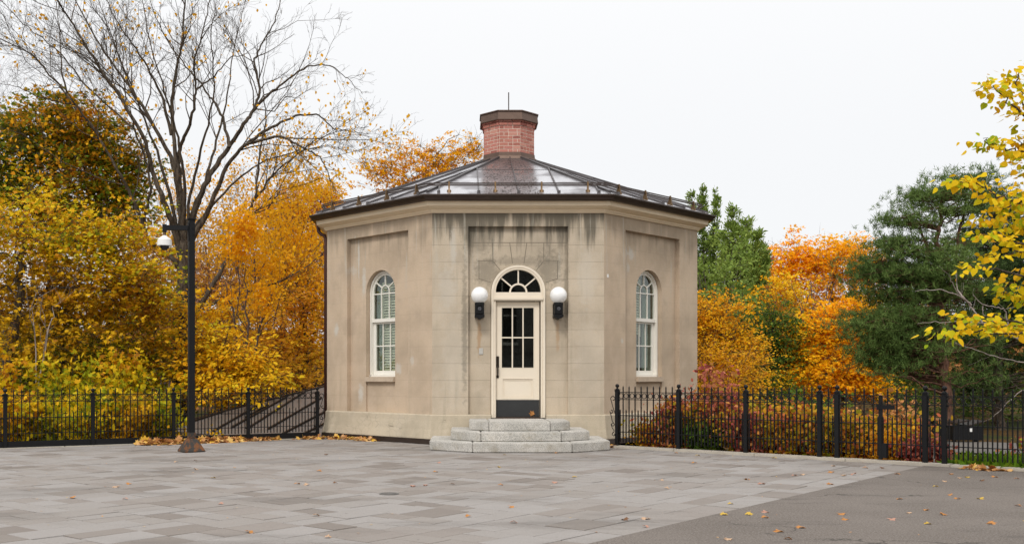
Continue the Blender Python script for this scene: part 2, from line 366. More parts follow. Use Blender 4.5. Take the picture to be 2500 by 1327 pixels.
L['tan'] = m_leaf('tan_orange_leaves', [(0, (.36, .34, .03)), (.2, (.78, .50, .02)), (.45, (.84, .48, .03)), (.7, (.80, .40, .05)), (1, (.74, .40, .10))], ns=.7, trans=.5)
L['orange2'] = m_leaf('bright_orange_yellow_leaves', [(0, (.62, .30, .02)), (.35, (.86, .42, .012)), (.7, (.90, .50, .012)), (1, (.62, .26, .03))], trans=.45)
L['amber'] = m_leaf('amber_leaves', [(0, (.38, .15, .02)), (.3, (.64, .28, .015)), (.6, (.86, .48, .012)), (1, (.76, .52, .015))], trans=.4)
L['gold'] = m_leaf('golden_leaves', [(0, (.45, .42, .02)), (.35, (.82, .55, .015)), (.7, (.86, .46, .012)), (1, (.76, .30, .015))])
L['lime'] = m_leaf('lime_leaves', [(0, (.07, .13, .01)), (.3, (.24, .30, .012)), (.55, (.56, .46, .014)), (.8, (.76, .46, .012)), (1, (.50, .24, .015))])
L['brown'] = m_leaf('brown_orange_leaves', [(0, (.22, .17, .03)), (.3, (.46, .20, .03)), (.6, (.66, .32, .02)), (1, (.80, .50, .02))])
L['vivid'] = m_leaf('vivid_orange_leaves', [(0, (.86, .60, .012)), (.35, (.95, .56, .01)), (.7, (.95, .44, .008)), (1, (.92, .30, .01))], trans=.42)
L['green'] = m_leaf('mid_green_leaves', [(0, (.035, .075, .01)), (.5, (.09, .15, .018)), (1, (.22, .26, .03))])
L['cedar'] = m_leaf('feathery_green', [(0, (.11, .17, .03)), (.5, (.21, .30, .055)), (1, (.35, .43, .10))], ns=.7)
L['pine'] = m_leaf('pine_needles', [(0, (.05, .09, .022)), (.5, (.11, .175, .042)), (1, (.21, .28, .075))], ns=.7, trans=.15)
L['pine2'] = m_leaf('dark_pine_needles', [(0, (.022, .045, .014)), (.5, (.05, .085, .024)), (1, (.10, .14, .04))], ns=.6, trans=.15)
L['red'] = m_leaf('red_purple_leaves', [(0, (.16, .03, .035)), (.3, (.34, .07, .06)), (.55, (.50, .16, .11)), (.8, (.58, .28, .06)), (1, (.30, .30, .04))], ns=1.3)
L['mixed'] = m_leaf('mixed_shrub_leaves', [(0, (.08, .13, .015)), (.25, (.30, .28, .02)), (.5, (.62, .34, .02)), (.72, (.52, .14, .05)), (1, (.40, .10, .09))], ns=1.4)
L['linden'] = m_leaf('large_yellow_leaves', [(0, (.14, .25, .01)), (.28, (.36, .42, .01)), (.45, (.74, .55, .01)), (.8, (.80, .46, .01)), (1, (.60, .26, .015))], ns=1.1)
L['grass'] = m_leaf('bright_green_blades', [(0, (.07, .15, .012)), (.5, (.16, .29, .02)), (1, (.42, .42, .03))], ns=2)
L['litter'] = m_leaf('fallen_leaf_colours', [(0, (.22, .08, .03)), (.25, (.50, .24, .08)), (.5, (.62, .36, .17)), (.75, (.70, .42, .05)), (1, (.72, .52, .32))], ns=3, mixr=.9, trans=.1)
for k, c in (('pale tan', (.60, .40, .26)), ('orange', (.55, .25, .08)), ('yellow', (.66, .44, .08)), ('brown', (.20, .10, .05)), ('pinkish', (.55, .30, .22))):
    L[k] = m_leaf('leaf_' + k.replace(' ', '_'), [(0, tuple(q*.7 for q in c)), (1, c)], ns=14, mixr=.1, trans=.1)
# ------------------------------------------------------------------ setting: ground sheets
def clip(poly, a, b, c):                                        # keep a*x+b*y<=c
    o = []
    for i in range(len(poly)):
        p, q = poly[i], poly[(i+1) % len(poly)]; dp = a*p[0]+b*p[1]-c; dq = a*q[0]+b*q[1]-c
        if dp <= 0: o.append(p)
        if dp*dq < 0: t = dp/(dp-dq); o.append((p[0]+t*(q[0]-p[0]), p[1]+t*(q[1]-p[1])))
    return o
LF = ((-8.21, 18.0), (-3.06, 21.1)); RF = ((2.82, 18.31), (6.94, 14.47))
def line(p, q, off=0):                                          # half plane containing the camera
    nx, ny = -(q[1]-p[1]), q[0]-p[0]; l = math.hypot(nx, ny); nx /= l; ny /= l
    if nx*p[0]+ny*p[1] < 0: nx, ny = -nx, -ny
    return nx, ny, nx*p[0]+ny*p[1]+off
HL, HR = line(*LF, .10), line(*RF, .10)
ed = (.645, .764); E0 = (6.46, 14.27); en = (ed[1], -ed[0]); EC = en[0]*E0[0]+en[1]*E0[1]
rnd = random.Random(4)
def terrain_z(x, y):
    d = max(HL[0]*x+HL[1]*y-HL[2], HR[0]*x+HR[1]*y-HR[2])
    if d < .15: return -.07
    wl = min(1, max(0, (4-x)/8.0))
    zl = -.12 - .22*d if d < 14 else -3.2 + min((d-14)*.09, 4)
    zr = -.09 - .022*d if d < 20 else -.53 + (d-20)*.03
    return zl*wl + zr*(1-wl) + .05*math.sin(x*1.3+y*.7)*min(1, d*.3)
mb = MB(); xs = np.concatenate([np.arange(-160, -24, 8), np.arange(-24, 24, .8), np.arange(24, 161, 8)]); ys = np.concatenate([np.arange(-60, 10, 7), np.arange(10, 46, .8), np.arange(46, 200, 8)])
mb.v = [(float(x), float(y), terrain_z(x, y)) for y in ys for x in xs]; nx_ = len(xs)
mb.f = [(j*nx_+i, j*nx_+i+1, (j+1)*nx_+i+1, (j+1)*nx_+i) for j in range(len(ys)-1) for i in range(nx_-1)]; mb.m = [0]*len(mb.f)
tag(mb.build('ground', M['terrain'], smooth=True), kind='structure')
big = [(-30, -25), (30, -25), (30, 40), (-30, 40)]
base = clip(clip(big, *HL), *HR)
mb = MB(); mb.slab(clip(base, *en, EC+.05), -.05, -.018); tag(mb.build('paving_bed', M['jointsand']), kind='structure')
mb = MB(); mb.slab(clip(base, -en[0], -en[1], -EC), -.045, .001); tag(mb.build('asphalt', M['asphalt']), kind='structure')
# pavers: ashlar slabs on a grid turned with the edge of the asphalt
u0 = .135; GX, GY = 240, 232; occ = np.zeros((GX, GY), bool); mb = MB()
ox, oy = E0[0] - ed[0]*12, E0[1] - ed[1]*12                        # origin on the edge; a = along the edge, b = away from the asphalt
sizes = [(3, 2), (3, 2), (4, 3), (3, 3), (2, 3), (3, 2), (4, 2)]
for j in range(GY):
    for i in range(GX):
        if occ[i, j]: continue
        wmax = 1
        while wmax < 4 and i+wmax < GX and not occ[i+wmax, j]: wmax += 1
        hj = 2 if j % 2 == 0 else 1
        opts = [s for s in sizes if s[0] <= wmax and s[0] != wmax-1] or [(wmax, hj)]
        a, b = rnd.choice(opts)
        if wmax-a == 1: a = wmax
        b = min(b, GY-j)
        while occ[i:i+a, j:j+b].any(): b -= 1
        occ[i:i+a, j:j+b] = True
        g = rnd.choice((.0015, .003, .005, .0075)); dz = rnd.uniform(-.006, .0); t1 = rnd.uniform(-.002, .002); t2 = rnd.uniform(-.002, .002)
        q = [(i*u0+g, j*u0+g), ((i+a)*u0-g, j*u0+g), ((i+a)*u0-g, (j+b)*u0-g), (i*u0+g, (j+b)*u0-g)]
        poly = [(ox+ed[0]*s-en[0]*t, oy+ed[1]*s-en[1]*t) for s, t in q]
        if poly[0][1] > 24 or poly[0][1] < -3 or abs(poly[0][0]) > 22: continue
        poly = clip(clip(poly, *HL), *HR)
        if len(poly) < 3: continue
        n = len(poly); cx_ = sum(p[0] for p in poly)/n; cy_ = sum(p[1] for p in poly)/n
        zt = [dz + t1*(p[0]-cx_)*4 + t2*(p[1]-cy_)*4 for p in poly]
        inn = [(cx_+(p[0]-cx_)*.985, cy_+(p[1]-cy_)*.985) for p in poly]
        k = len(mb.v)
        mb.add([(p[0], p[1], z) for p, z in zip(inn, zt)] + [(p[0], p[1], z-.004) for p, z in zip(poly, zt)] + [(p[0], p[1], -.017) for p in poly],
               [tuple(range(n))] + [(r*n+i2, (r+1)*n+i2, (r+1)*n+(i2+1)%n, r*n+(i2+1)%n) for r in range(2) for i2 in range(n)])
tag(mb.build('paving', M['paver']), kind='structure')

# ------------------------------------------------------------------ the pavilion
S = 3.29; AP = S/2/math.tan(R(22.5)); BC = Vector((1.058, 19.2+AP, 0)); T8 = math.tan(R(22.5))
bld = tag(empty('stone_pavilion', BC), 'octagonal beige stucco pavilion with brown metal roof, brick chimney and white arched door', 'building')
def face_M(k, off=0):                                           # local x along the face, y inwards, z up; origin at its left corner
    th = R(45*k); c = BC + Matrix.Rotation(th, 3, 'Z') @ Vector((-S/2, -AP, 0)); return XF(c, th)
def ring(mb, prof, m=0, A=AP, close=True, top=False):           # octagonal sweep of an (offset, z) profile
    k = len(prof); vs = []; fs = []
    for p, z in prof:
        r = (A+p)/math.cos(R(22.5))
        for j in range(8): q = R(-112.5+45*j); vs.append((BC.x+r*math.cos(q), BC.y+r*math.sin(q), z))
    for i in range(k-1 if not close else k):
        for j in range(8): fs.append((i*8+j, i*8+(j+1)%8, ((i+1)%k)*8+(j+1)%8, ((i+1)%k)*8+j))
    if top: fs.append(tuple((k-1)*8+j for j in range(8)))
    mb.add(vs, fs, m)
Z0, ZT, RB, RT = .564, 4.42, .69, 4.161
def arch(uc, zb, zs, r, n=20, rz=None):
    rz = rz or r
    return [(uc-r, zb)] + [(uc-r*math.cos(math.pi*i/n), zs+rz*math.sin(math.pi*i/n)) for i in range(n+1)] + [(uc+r, zb)]
def louvers(mb, u0_, u1_, z0, z1, y):
    z = z0
    while z < z1:
        mb.add([(u0_, y, z), (u1_, y, z), (u1_, y+.035, z+.046), (u0_, y+.035, z+.046), (u0_, y+.008, z-.004), (u1_, y+.008, z-.004), (u1_, y+.043, z+.042), (u0_, y+.043, z+.042)],
               [(0,1,2,3),(7,6,5,4),(0,4,5,1),(3,2,6,7)]); z += .056
    mb.box(u0_-.035, u0_, y, y+.04, z0-.04, z1+.03); mb.box(u1_, u1_+.03, y, y+.04, z0-.04, z1+.03)
def seg(p, q, w):                                               # thin bar polygon from p to q in (x,z)
    d = Vector((q[0]-p[0], q[1]-p[1])).normalized(); n = Vector((d.y, -d.x))*w/2
    return [(p[0]+n.x, p[1]+n.y), (q[0]+n.x, q[1]+n.y), (q[0]-n.x, q[1]-n.y), (p[0]-n.x, p[1]-n.y)]
UC = 1.645
for k in range(8):
    FM = face_M(k); front = k == 0
    mat = M['wall_front'] if front else M['wall_right'] if k == 1 else M['wall_left'] if k == 7 else M['wall']
    mb = MB()
    mb.plate([(0, Z0), (RB, Z0), (RB, RT), (S-RB, RT), (S-RB, Z0), (S, Z0), (S, ZT), (0, ZT)], 0, .10, back=False)
    if front:
        uc = 1.653; a = arch(uc, .40, 2.907, .53, 24)
        mb.plate([(RB, .40), *a, (S-RB, .40), (S-RB, RT), (RB, RT)], .10, .30, back=False)
        # arch stones: fine cut joints
        for sg_ in (-1, 1):
            for (u1_, z1_, u2_, z2_) in ((.165, 3.86, .110, 3.46), (.49, 3.86, .49, 3.51), (.49, 3.51, .345, 3.33), (.755, 3.51, .755, 3.166), (.755, 3.166, .53, 3.10)):
                a_, b_ = ((uc+sg_*u1_, z1_), (uc+sg_*u2_, z2_)); q = seg(a_, b_, .013)
                mb.plate(q, .0985, .101, 1)
            mb.plate([(uc+sg_*.78 if sg_ < 0 else uc+.49, 3.507), (uc-.49 if sg_ < 0 else uc+.78, 3.507), (uc-.49 if sg_ < 0 else uc+.78, 3.518), (uc+sg_*.78 if sg_ < 0 else uc+.49, 3.518)], .0986, .101, 1)
        mb.plate([(uc-.94, 3.855), (uc+.94, 3.855), (uc+.94, 3.866), (uc-.94, 3.866)], .0984, .101, 1)
    else:
        a = arch(UC, Z0, 3.0, .455, 24)
        mb.plate([(RB, Z0), *a, (S-RB, Z0), (S-RB, RT), (RB, RT)], .10, .30, back=False)
        mb.box(UC-.455, UC+.455, .135, .30, Z0, 1.18)
    wl = mb.build('wall', [mat, M['joint']], bld, FM)
    # plinth with a flared foot
    t = T8
    prof = [(-.10, .02), (-.095, .12), (-.06, .28), (-.035, .45), (-.028, .545), (-.012, .566), (.30, .566)]
    def plinth(ua, ub, la, lb):
        vs = []; n = len(prof)
        for y, z in prof: vs += [(ua + (y*t if la else 0), y, z), (ub - (y*t if lb else 0), y, z)]
        return vs, [(2*i, 2*i+1, 2*i+3, 2*i+2) for i in range(n-1)] + ([tuple(range(0, 2*n, 2))] if not la else []) + ([tuple(range(1, 2*n, 2))] if not lb else [])
    mb = MB()
    if front:
        mb.add(*plinth(0, 1.123, 1, 0)); mb.build('plinth', M['plinth'], bld, FM); mb = MB(); mb.add(*plinth(2.183, S, 0, 1))
    else: mb.add(*plinth(0, S, 1, 1))
    mb.build('plinth', M['plinth'], bld, FM)
    if front: continue
    mb = MB(); mb.box(UC-.452, UC+.452, .05, .27, 1.18, 1.285); mb.build('window_sill', M['sill'], bld, FM, bevel=.008)
    # window
    mb = MB(); rr = .453
    mb.strip(arch(UC, 1.286, 3.0, rr), arch(UC, 1.286, 3.0, .40), .205, .30)
    mb.strip(arch(UC, 1.286, 3.0, .435), arch(UC, 1.286, 3.0, .405), .19, .21)
    mb.box(UC-.45, UC+.45, .19, .30, 1.286, 1.325)
    wi = mb.build('window', M['white'], bld, FM)
    mb = MB(); zs = 2.985
    mb.strip(arch(UC, 2.41, 3.0, .402), arch(UC, 2.41, 3.0, .358), .225, .262)
    mb.box(UC-.40, UC+.40, .215, .262, 2.405, 2.475)
    for s_ in (-1, 1): mb.box(UC+s_*.122-.011, UC+s_*.122+.011, .228, .255, 2.475, zs)
    mb.box(UC-.36, UC+.36, .227, .256, zs-.011, zs+.011)
    mb.strip(arch(UC, zs, 3.03, .133)[1:-1], arch(UC, zs, 3.03, .111)[1:-1], .226, .257)
    for s_ in (-1, 1): mb.box(UC+s_*.122-.011, UC+s_*.122+.011, .2265, .2565, zs, 3.032)
    for ang in (90, 38, 142): q = R(ang); mb.plate(seg((UC+.13*math.cos(q), 3.03+.13*math.sin(q)), (UC+.362*math.cos(q), 3.0+.362*math.sin(q)), .021), .2255, .2575)
    mb.build('upper_sash', M['white'], wi, FM)
    mb = MB()
    for s_ in (-1, 1): mb.box(min(UC+s_*.40, UC+s_*.325), max(UC+s_*.40, UC+s_*.325), .262, .295, 1.326, 2.40)
    mb.box(UC-.325, UC+.325, .262, .295, 1.326, 1.41); mb.box(UC-.325, UC+.325, .262, .295, 2.37, 2.40)
    for s_ in (-1, 1): mb.box(UC+s_*.113-.010, UC+s_*.113+.010, .266, .29, 1.41, 2.37)
    mb.box(UC-.325, UC+.325, .2655, .2905, 1.905, 1.927)
    mb.build('lower_sash', M['white'], wi, FM)
    mb = MB(); mb.plate(arch(UC, 2.42, 3.0, .36), .243, .245); mb.box(UC-.326, UC+.326, .278, .280, 1.40, 2.38)
    mb.build('window_pane', M['glass'], wi, FM)
    mb = MB()
    if k == 1: louvers(mb, UC-.36, UC-.03, 2.15, 3.25, .315); louvers(mb, UC-.36, UC-.17, 1.36, 2.15, .32)
    elif k == 7: louvers(mb, UC-.15, UC+.36, 1.36, 3.2, .315)
    else: louvers(mb, UC-.36, UC+.36, 1.36, 3.3, .315)
    mb.build('shutter', M['shutter'], wi, FM)
    mb = MB()
    if k == 7: mb.box(UC-.42, UC-.19, .34, .36, 1.3, 3.2)
    else: mb.box(UC+.10, UC+.42, .34, .36, 1.3, 3.2)
    mb.build('curtain', M['curtain'], wi, FM)
    mb = MB(); mb.box(UC-.5, UC+.5, .9, .92, 1.0, 3.6); mb.build('unlit_room_backing', M['dark'], wi, FM)  # added black sheet: darkness of the room, blocks the view through
# door and frame (front face)
FM = face_M(0); uc = 1.653
mb = MB(); a1 = arch(uc, .497, 2.907, .522, 28); a2 = arch(uc, .497, 2.907, .432, 28)
mb.strip(a1, a2, .075, .19)
mb.strip(arch(uc, .497, 2.907, .515, 28), arch(uc, .497, 2.907, .475, 28), .060, .08)
mb.strip(arch(uc, .497, 2.907, .458, 28), arch(uc, .497, 2.907, .438, 28), .066, .08)
mb.box(uc-.515, uc+.515, .058, .19, 2.745, 2.80); mb.box(uc-.475, uc+.475, .030, .06, 2.765, 2.80); mb.box(uc-.47, uc+.47, .045, .06, 2.745, 2.766)
mb.box(uc-.46, uc+.46, .072, .19, 2.80, 2.907)
df = mb.build('door_frame', M['cream'], bld, FM)
mb = MB()
mb.strip([(uc-.176*math.cos(math.pi*i/16), 2.907+.176*math.sin(math.pi*i/16)) for i in range(17)], [(uc-.143*math.cos(math.pi*i/16), 2.907+.143*math.sin(math.pi*i/16)) for i in range(17)], .10, .145)
for ang in (90, 40, 140): q = R(ang); mb.plate(seg((uc+.17*math.cos(q), 2.907+.17*math.sin(q)), (uc+.435*math.cos(q), 2.907+.435*math.sin(q)), .026), .102, .143)
fl = mb.build('fanlight', M['cream'], df, FM)
mb = MB(); mb.plate(arch(uc, 2.906, 2.907, .434), .15, .16); mb.build('fanlight_pane', M['glass'], df, FM)
mb = MB(); mb.box(uc-.435, uc+.435, .06, .28, .45, .505); mb.build('threshold', M['copper'], df, FM)
mb = MB(); ud = 1.645; D0, D1 = ud-.418, ud+.418; gx0, gx1, gz0, gz1 = ud-.307, ud+.307, 1.461, 2.614
y0, y1 = .155, .20
mb.box(D0, gx0, y0, y1, .512, 2.728); mb.box(gx1, D1, y0, y1, .512, 2.728); mb.box(gx0, gx1, y0, y1, gz1, 2.728); mb.box(gx0, gx1, y0, y1, 1.262, gz0); mb.box(gx0, gx1, y0, y1, .512, .86)
mb.box(gx0, gx1, .170, y1, .86, 1.262)
for a_, b_ in ((.0, .018),):
    mb.strip([(gx0, .86), (gx1, .86), (gx1, 1.262), (gx0, 1.262)], [(gx0+.02, .88), (gx1-.02, .88), (gx1-.02, 1.242), (gx0+.02, 1.242)], .149, .171, closed=True)
    mb.strip([(gx0+.045, .905), (gx1-.045, .905), (gx1-.045, 1.217), (gx0+.045, 1.217)], [(gx0+.055, .915), (gx1-.055, .915), (gx1-.055, 1.207), (gx0+.055, 1.207)], .164, .171, closed=True)
for s_ in (-1, 1): mb.box(ud+s_*.103-.012, ud+s_*.103+.012, .15, .195, gz0, gz1)
mb.box(gx0, gx1, .151, .194, 2.028, 2.052)
mb.strip([(gx0-.012, gz0-.012), (gx1+.012, gz0-.012), (gx1+.012, gz1+.012), (gx0-.012, gz1+.012)], [(gx0, gz0), (gx1, gz0), (gx1, gz1), (gx0, gz1)], .149, .156, closed=True)
door = mb.build('door', M['cream'], bld, FM)
mb = MB(); mb.box(gx0, gx1, .176, .184, gz0, gz1); mb.build('door_pane', M['glass'], door, FM)
mb = MB(); mb.box(gx0-.1, gx1+.1, 1.2, 1.22, .6, 3.6); mb.build('unlit_room_backing', M['dark'], bld, FM)  # same added black sheet behind the door, in place of a shaded room
mb = MB(); mb.box(D0+.004, D1-.004, .150, .156, .514, .842); mb.build('kick_plate', M['kick'], door, FM)
mb = MB(); hu = 1.258
mb.box(hu-.026, hu+.026, .138, .155, 1.46, 1.68); mb.box(hu-.022, hu+.022, .138, .155, 1.262, 1.315)
mb.tube([(hu, .14, 1.50), (hu, .105, 1.485), (hu, .088, 1.44), (hu, .09, 1.36), (hu, .11, 1.305), (hu, .14, 1.29)], [.010, .012, .016, .016, .012, .010], 8)
mb.lathe([(.001, 0), (.022, 0), (.022, .012)], (0, 0, 0), 12); n0 = len(mb.v) - 36
for i in range(n0, len(mb.v)): v = mb.v[i]; mb.v[i] = (hu+v[0], .138-v[2], 1.615+v[1])
mb.box(hu-.016, hu+.016, .095, .14, 1.52, 1.535)
mb.build('door_handle', M['handle'], door, FM, bevel=.004)
# cornice, gutter, roof
mb = MB(); ring(mb, [(.0, 4.41), (.035, 4.41), (.045, 4.435), (.06, 4.44), (.065, 4.47), (.15, 4.50), (.165, 4.515), (.205, 4.52), (.22, 4.60), (.24, 4.612), (.24, 4.64), (-.05, 4.64)]); mb.build('cornice', M['cream2'], bld)
mb = MB(); ring(mb, [(.241, 4.60), (.285, 4.60), (.315, 4.618), (.335, 4.66), (.35, 4.672), (.363, 4.69), (.363, 4.715), (.352, 4.715), (.34, 4.69), (.29, 4.66), (.241, 4.66)]); mb.build('gutter', M['bronze'], bld)
mb = MB(); ring(mb, [(.0, .0), (.118, .0), (.118, .012), (.108, .10), (.0, .10)]); mb.build('base_flashing', M['bronze'], bld)
sl_ = (6.2-4.715)/(AP-.6+.345); zr = lambda p: 4.715 + (.345-p)*sl_
roof_m = M['roof']
mb = MB(); ring(mb, [(.345, 4.700), (.345, 4.715), (.6-AP, 6.2), (.5-AP, 6.2), (.25, 4.69)]); roof = mb.build('roof', roof_m, bld)
for k in range(8):                                              # hip caps
    q = R(-112.5+45*k); d = Vector((math.cos(q), math.sin(q), 0)); c8 = 1/math.cos(R(22.5))
    mb = MB(); a_ = BC + d*(AP+.20)*c8 + Vector((0, 0, zr(.20)-.005)); b_ = BC + d*.6*c8 + Vector((0, 0, 6.195)); mb.beam(a_, b_, .05, .04); mb.build('hip_cap', M['seam'], roof)
    Fk = face_M(k); mb = MB(); cn = 0
    for i in (-2, -1, 0, 1, 2):
        du = i*.757; pe = max(abs(du)/T8 - AP, .62-AP)
        mb.beam((S/2+du, -.22, zr(.22)-.003), (S/2+du, -pe, zr(pe)-.003), .022, .036); 
        mb.box(S/2+du-.03, S/2+du+.03, -.255, -.215, zr(.24)-.002, zr(.24)+.045)
    pz = -.75*AP+.4
    hw = T8*(AP-2.0); mb.add([(S/2-hw, 2.0, zr(-2.0)+.002), (S/2+hw, 2.0, zr(-2.0)+.002), (S/2+hw, 1.985, zr(-1.985)+.008), (S/2-hw, 1.985, zr(-1.985)+.008)], [(0,1,2,3)])
    mb.build('seam', M['seam'], roof, Fk)
    for i in (-1.5, -.5, .5, 1.5):
        mb = MB(); u = S/2 + i*.88; zb = zr(.09)
        mb.plate([(.075, zb-.035), (-.055, zb+.02), (-.02, zb+.06), (.015, zb+.175), (.035, zb+.175), (.05, zb+.05)], 0, .03)
        for j in range(len(mb.v)): v = mb.v[j]; mb.v[j] = (u-.015+v[1], -.09-v[0], v[2])
        mb.box(u-.04, u+.04, -.15, -.04, zb-.024, zb+.012)
        mb.build('snow_bracket', M['brass'], roof, Fk)
mb = MB()
for p_, z_ in ((.085, 4.965), (.105, 4.925)): 
    r_ = .011; ring(mb, [(p_-r_, z_-r_), (p_+r_, z_-r_), (p_+r_, z_+r_), (p_-r_, z_+r_)])
mb.build('snow_rail', M['bronze'], roof)
# chimney
chm = MB(); A2 = 0.0
def ring2(mb, prof, top=False, m=0): ring(mb, [(p-AP, z) for p, z in prof], m, close=not top, top=top)
mb = MB(); ring2(mb, [(.45, 6.3), (.566, 6.3), (.566, 7.02), (.45, 7.02)]); chim = mb.build('chimney', M['mortar'], bld)
mb = MB(); rb = random.Random(3)
for k in range(8):
    Fm = face_M(k); th = Matrix.Rotation(R(45*k), 3, 'Z')
    for c_ in range(10):
        z = 6.335 + c_*.0765; ap = .572 + (.022 if c_ == 8 else .045 if c_ == 9 else 0); hw = ap*T8; x = -hw
        x += (-.10 if c_ % 2 else 0)*0; first = .105 if c_ % 2 else .20
        while x < hw-.02:
            w_ = min(first if first else rb.choice((.20, .20, .105)), hw-x)
            if hw-x-w_ < .045: w_ = hw-x
            first = None
            y_ = -ap + rb.uniform(-.001, .002)
            pts = [(x+.006, y_), (x+w_-.007, y_), (x+w_-.007, y_+.05), (x+.006, y_+.05)]
            pts = [BC.xy + (th @ Vector((p[0], p[1], 0))).xy for p in pts]
            mb.slab(pts, z, z+.0625); x += w_
mb.build('brickwork', M['brick'], chim)
mb = MB(); ring2(mb, [(.575, 6.34), (.583, 6.34), (.590, 6.255), (.612, 6.25), (.635, 6.17), (.50, 6.17)]); mb.build('chimney_flashing', M['copper'], chim)
mb = MB(); ring2(mb, [(.56, 7.085), (.655, 7.045), (.66, 7.06), (.640, 7.235), (.668, 7.24), (.668, 7.262), (0.02, 7.30)], top=True); mb.build('chimney_cap', M['copper'], chim)
mb = MB(); mb.tube([(BC.x, BC.y, 7.28), (BC.x, BC.y, 7.84)], .012, 6); mb.build('lightning_rod', M['bronze'], chim)
# downspout on the left corner
mb = MB(); q = R(-112.5-45); rr = AP/math.cos(R(22.5)); cv = Vector((BC.x+rr*math.cos(q), BC.y+rr*math.sin(q), 0)); od = Vector((-1, 0, 0))
mb.tube([cv+Vector((-.235, .30, 4.64)), cv+Vector((-.235, .30, 4.52)), cv+Vector((-.22, .28, 4.44)), cv+Vector((-.17, .25, 4.38)), cv+Vector((-.08, .20, 4.33)), cv+Vector((-.05, .18, 4.26)), cv+Vector((-.05, .18, 4.1)), cv+Vector((-.05, .18, .1))], .04, 10)
mb.build('downspout', simple('oxblood_downspout', (.07, .028, .022), .45, .2, var=.2), bld, smooth=True)
# steps
st = tag(empty('stone_steps', (1.05, 18.0, 0)), 'three tiered grey granite steps leading up to the arched door', 'steps')
def tier(front, xf0, xf1, x0, x1, yside, yb, z0, z1):
    s0 = empty('step', ((x0+x1)/2, front, z0), 0, st); g = .003
    pieces = [[(xf0+g, front), (xf1-g, front), (xf1-g, yb), (xf0+g, yb)],
              [(x0, yside), (xf0-g, front), (xf0-g, yb), (x0, yb)], [(xf1+g, front), (x1, yside), (x1, yb), (xf1+g, yb)]]
    for pc in pieces: mb = MB(); mb.slab(pc, z0, z1); mb.build('stone_block', M['granite'], s0, bevel=.015, segs=3)
tier(17.0, .167, 1.853, -.585, 2.585, 17.62, 19.12, 0.0, .165)
tier(17.32, .314, 1.70, -.215, 2.25, 17.82, 19.11, .165, .330)
tier(17.64, .46, 1.54, .117, 1.92, 17.98, 19.10, .330, .492)
# wall lamps
def wall_lamp(u, label):
    Wc = FM @ Vector((u, 0, 0)); t = tag(empty('wall_lamp', (Wc.x, 19.25, 2.45)), label, 'lamp', 'globe lamps beside the door'); Wx = Wc.x
    mb = MB(); mb.lathe([(.162*math.sin(math.pi*(i+.001)/28), -.162*math.cos(math.pi*(i+.001)/28)) for i in range(2, 29)], (Wx, 19.06, 2.83), 36); mb.build('globe', M['globe'], t, smooth=True)
    mb = MB(); mb.lathe([(.05, 2.60), (.082, 2.63), (.092, 2.655), (.092, 2.685), (.07, 2.70)], (Wx, 19.06, 0), 24)
    mb.build('lamp_collar', M['iron'], t, smooth=False)
    mb = MB(); mb.box(Wx-.078, Wx+.078, 18.985, 19.16, 2.47, 2.665); mb.box(Wx-.088, Wx+.088, 19.16, 19.30, 2.43, 2.68)
    mb.strip([(Wx-.078, 2.48), (Wx+.078, 2.48), (Wx+.078, 2.66), (Wx-.078, 2.66)], [(Wx-.05, 2.51), (Wx+.05, 2.51), (Wx+.05, 2.63), (Wx-.05, 2.63)], 18.97, 18.986, closed=True)
    mb.plate([(Wx-.09, 2.47), (Wx-.095, 2.415), (Wx-.06, 2.41), (Wx-.035, 2.395), (Wx, 2.37), (Wx+.035, 2.395), (Wx+.06, 2.41), (Wx+.095, 2.415), (Wx+.09, 2.47)], 18.99, 19.30)
    mb.build('lamp_bracket', M['iron'], t, bevel=.006)
    mb = MB()
    for j in range(6): q = j*math.pi/3; mb.lathe([(.004, 0), (.016, .006), (.012, .012), (.002, .014)], (.022*math.cos(q), .022*math.sin(q), 0), 8)
    mb.v = [(Wx+v[0], 18.985-v[2], 2.57+v[1]) for v in mb.v]; mb.build('rosette', simple('worn_rosette', (.10, .10, .11), .4, .6), t)
wall_lamp(.905, 'white globe lamp on a black bracket, left of the door by its handle')
wall_lamp(2.402, 'white globe lamp on a black bracket, right of the door away from its handle')
mb = MB(); mb.box(.349-.04, .349+.04, 19.285, 19.302, 1.714, 1.836); tag(mb.build('wall_plate', M['plate'], bevel=.004), 'small grey rectangular plate on the wall left of the door', 'plate')
mb = MB(); mb.box(.115-.022, .115+.022, -.006, .001, 3.19, 3.255); tag(mb.build('wall_sticker', M['whiteplastic'], M=face_M(1)), 'tiny white sticker on the right stucco wall near the corner', 'sticker')

# ------------------------------------------------------------------ iron fences
def post_mb(h=1.115, plate=True, w_=.066):
    mb = MB(); a = w_/2; zc = h-.115
    mb.box(-a, a, -a, a, .0, zc); mb.box(-a-.012, a+.012, -a-.012, a+.012, zc, zc+.012); mb.box(-a-.006, a+.006, -a-.006, a+.006, zc-.03, zc-.012)
    if plate: mb.box(-.075, .075, -.075, .075, 0, .014)
    mb.lathe([(.034, zc+.012), (.034, zc+.022), (.014, zc+.032), (.014, zc+.042)], (0, 0, 0), 12); return mb, zc
proto = {}
def add_post(par, p, rz, h, plate):
    key = (h, plate)
    if key not in proto:
        mb, zc = post_mb(h, plate); o = mb.build('post', M['iron'], par, XF((p[0], p[1], 0), rz), bevel=.004, segs=1)
        b = MB(); b.lathe([(.036*math.sin(math.pi*(i+.02)/10), .036-.036*math.cos(math.pi*(i+.02)/10)) for i in range(11)], (0, 0, zc+.04), 14)
        f = b.build('ball_finial', M['iron'], o, XF((p[0], p[1], 0), rz), smooth=True); proto[key] = (o, f)
    else:
        o = dup(proto[key][0], par, XF((p[0], p[1], 0), rz)); dup(proto[key][1], o, XF((p[0], p[1], 0), rz))
    return o
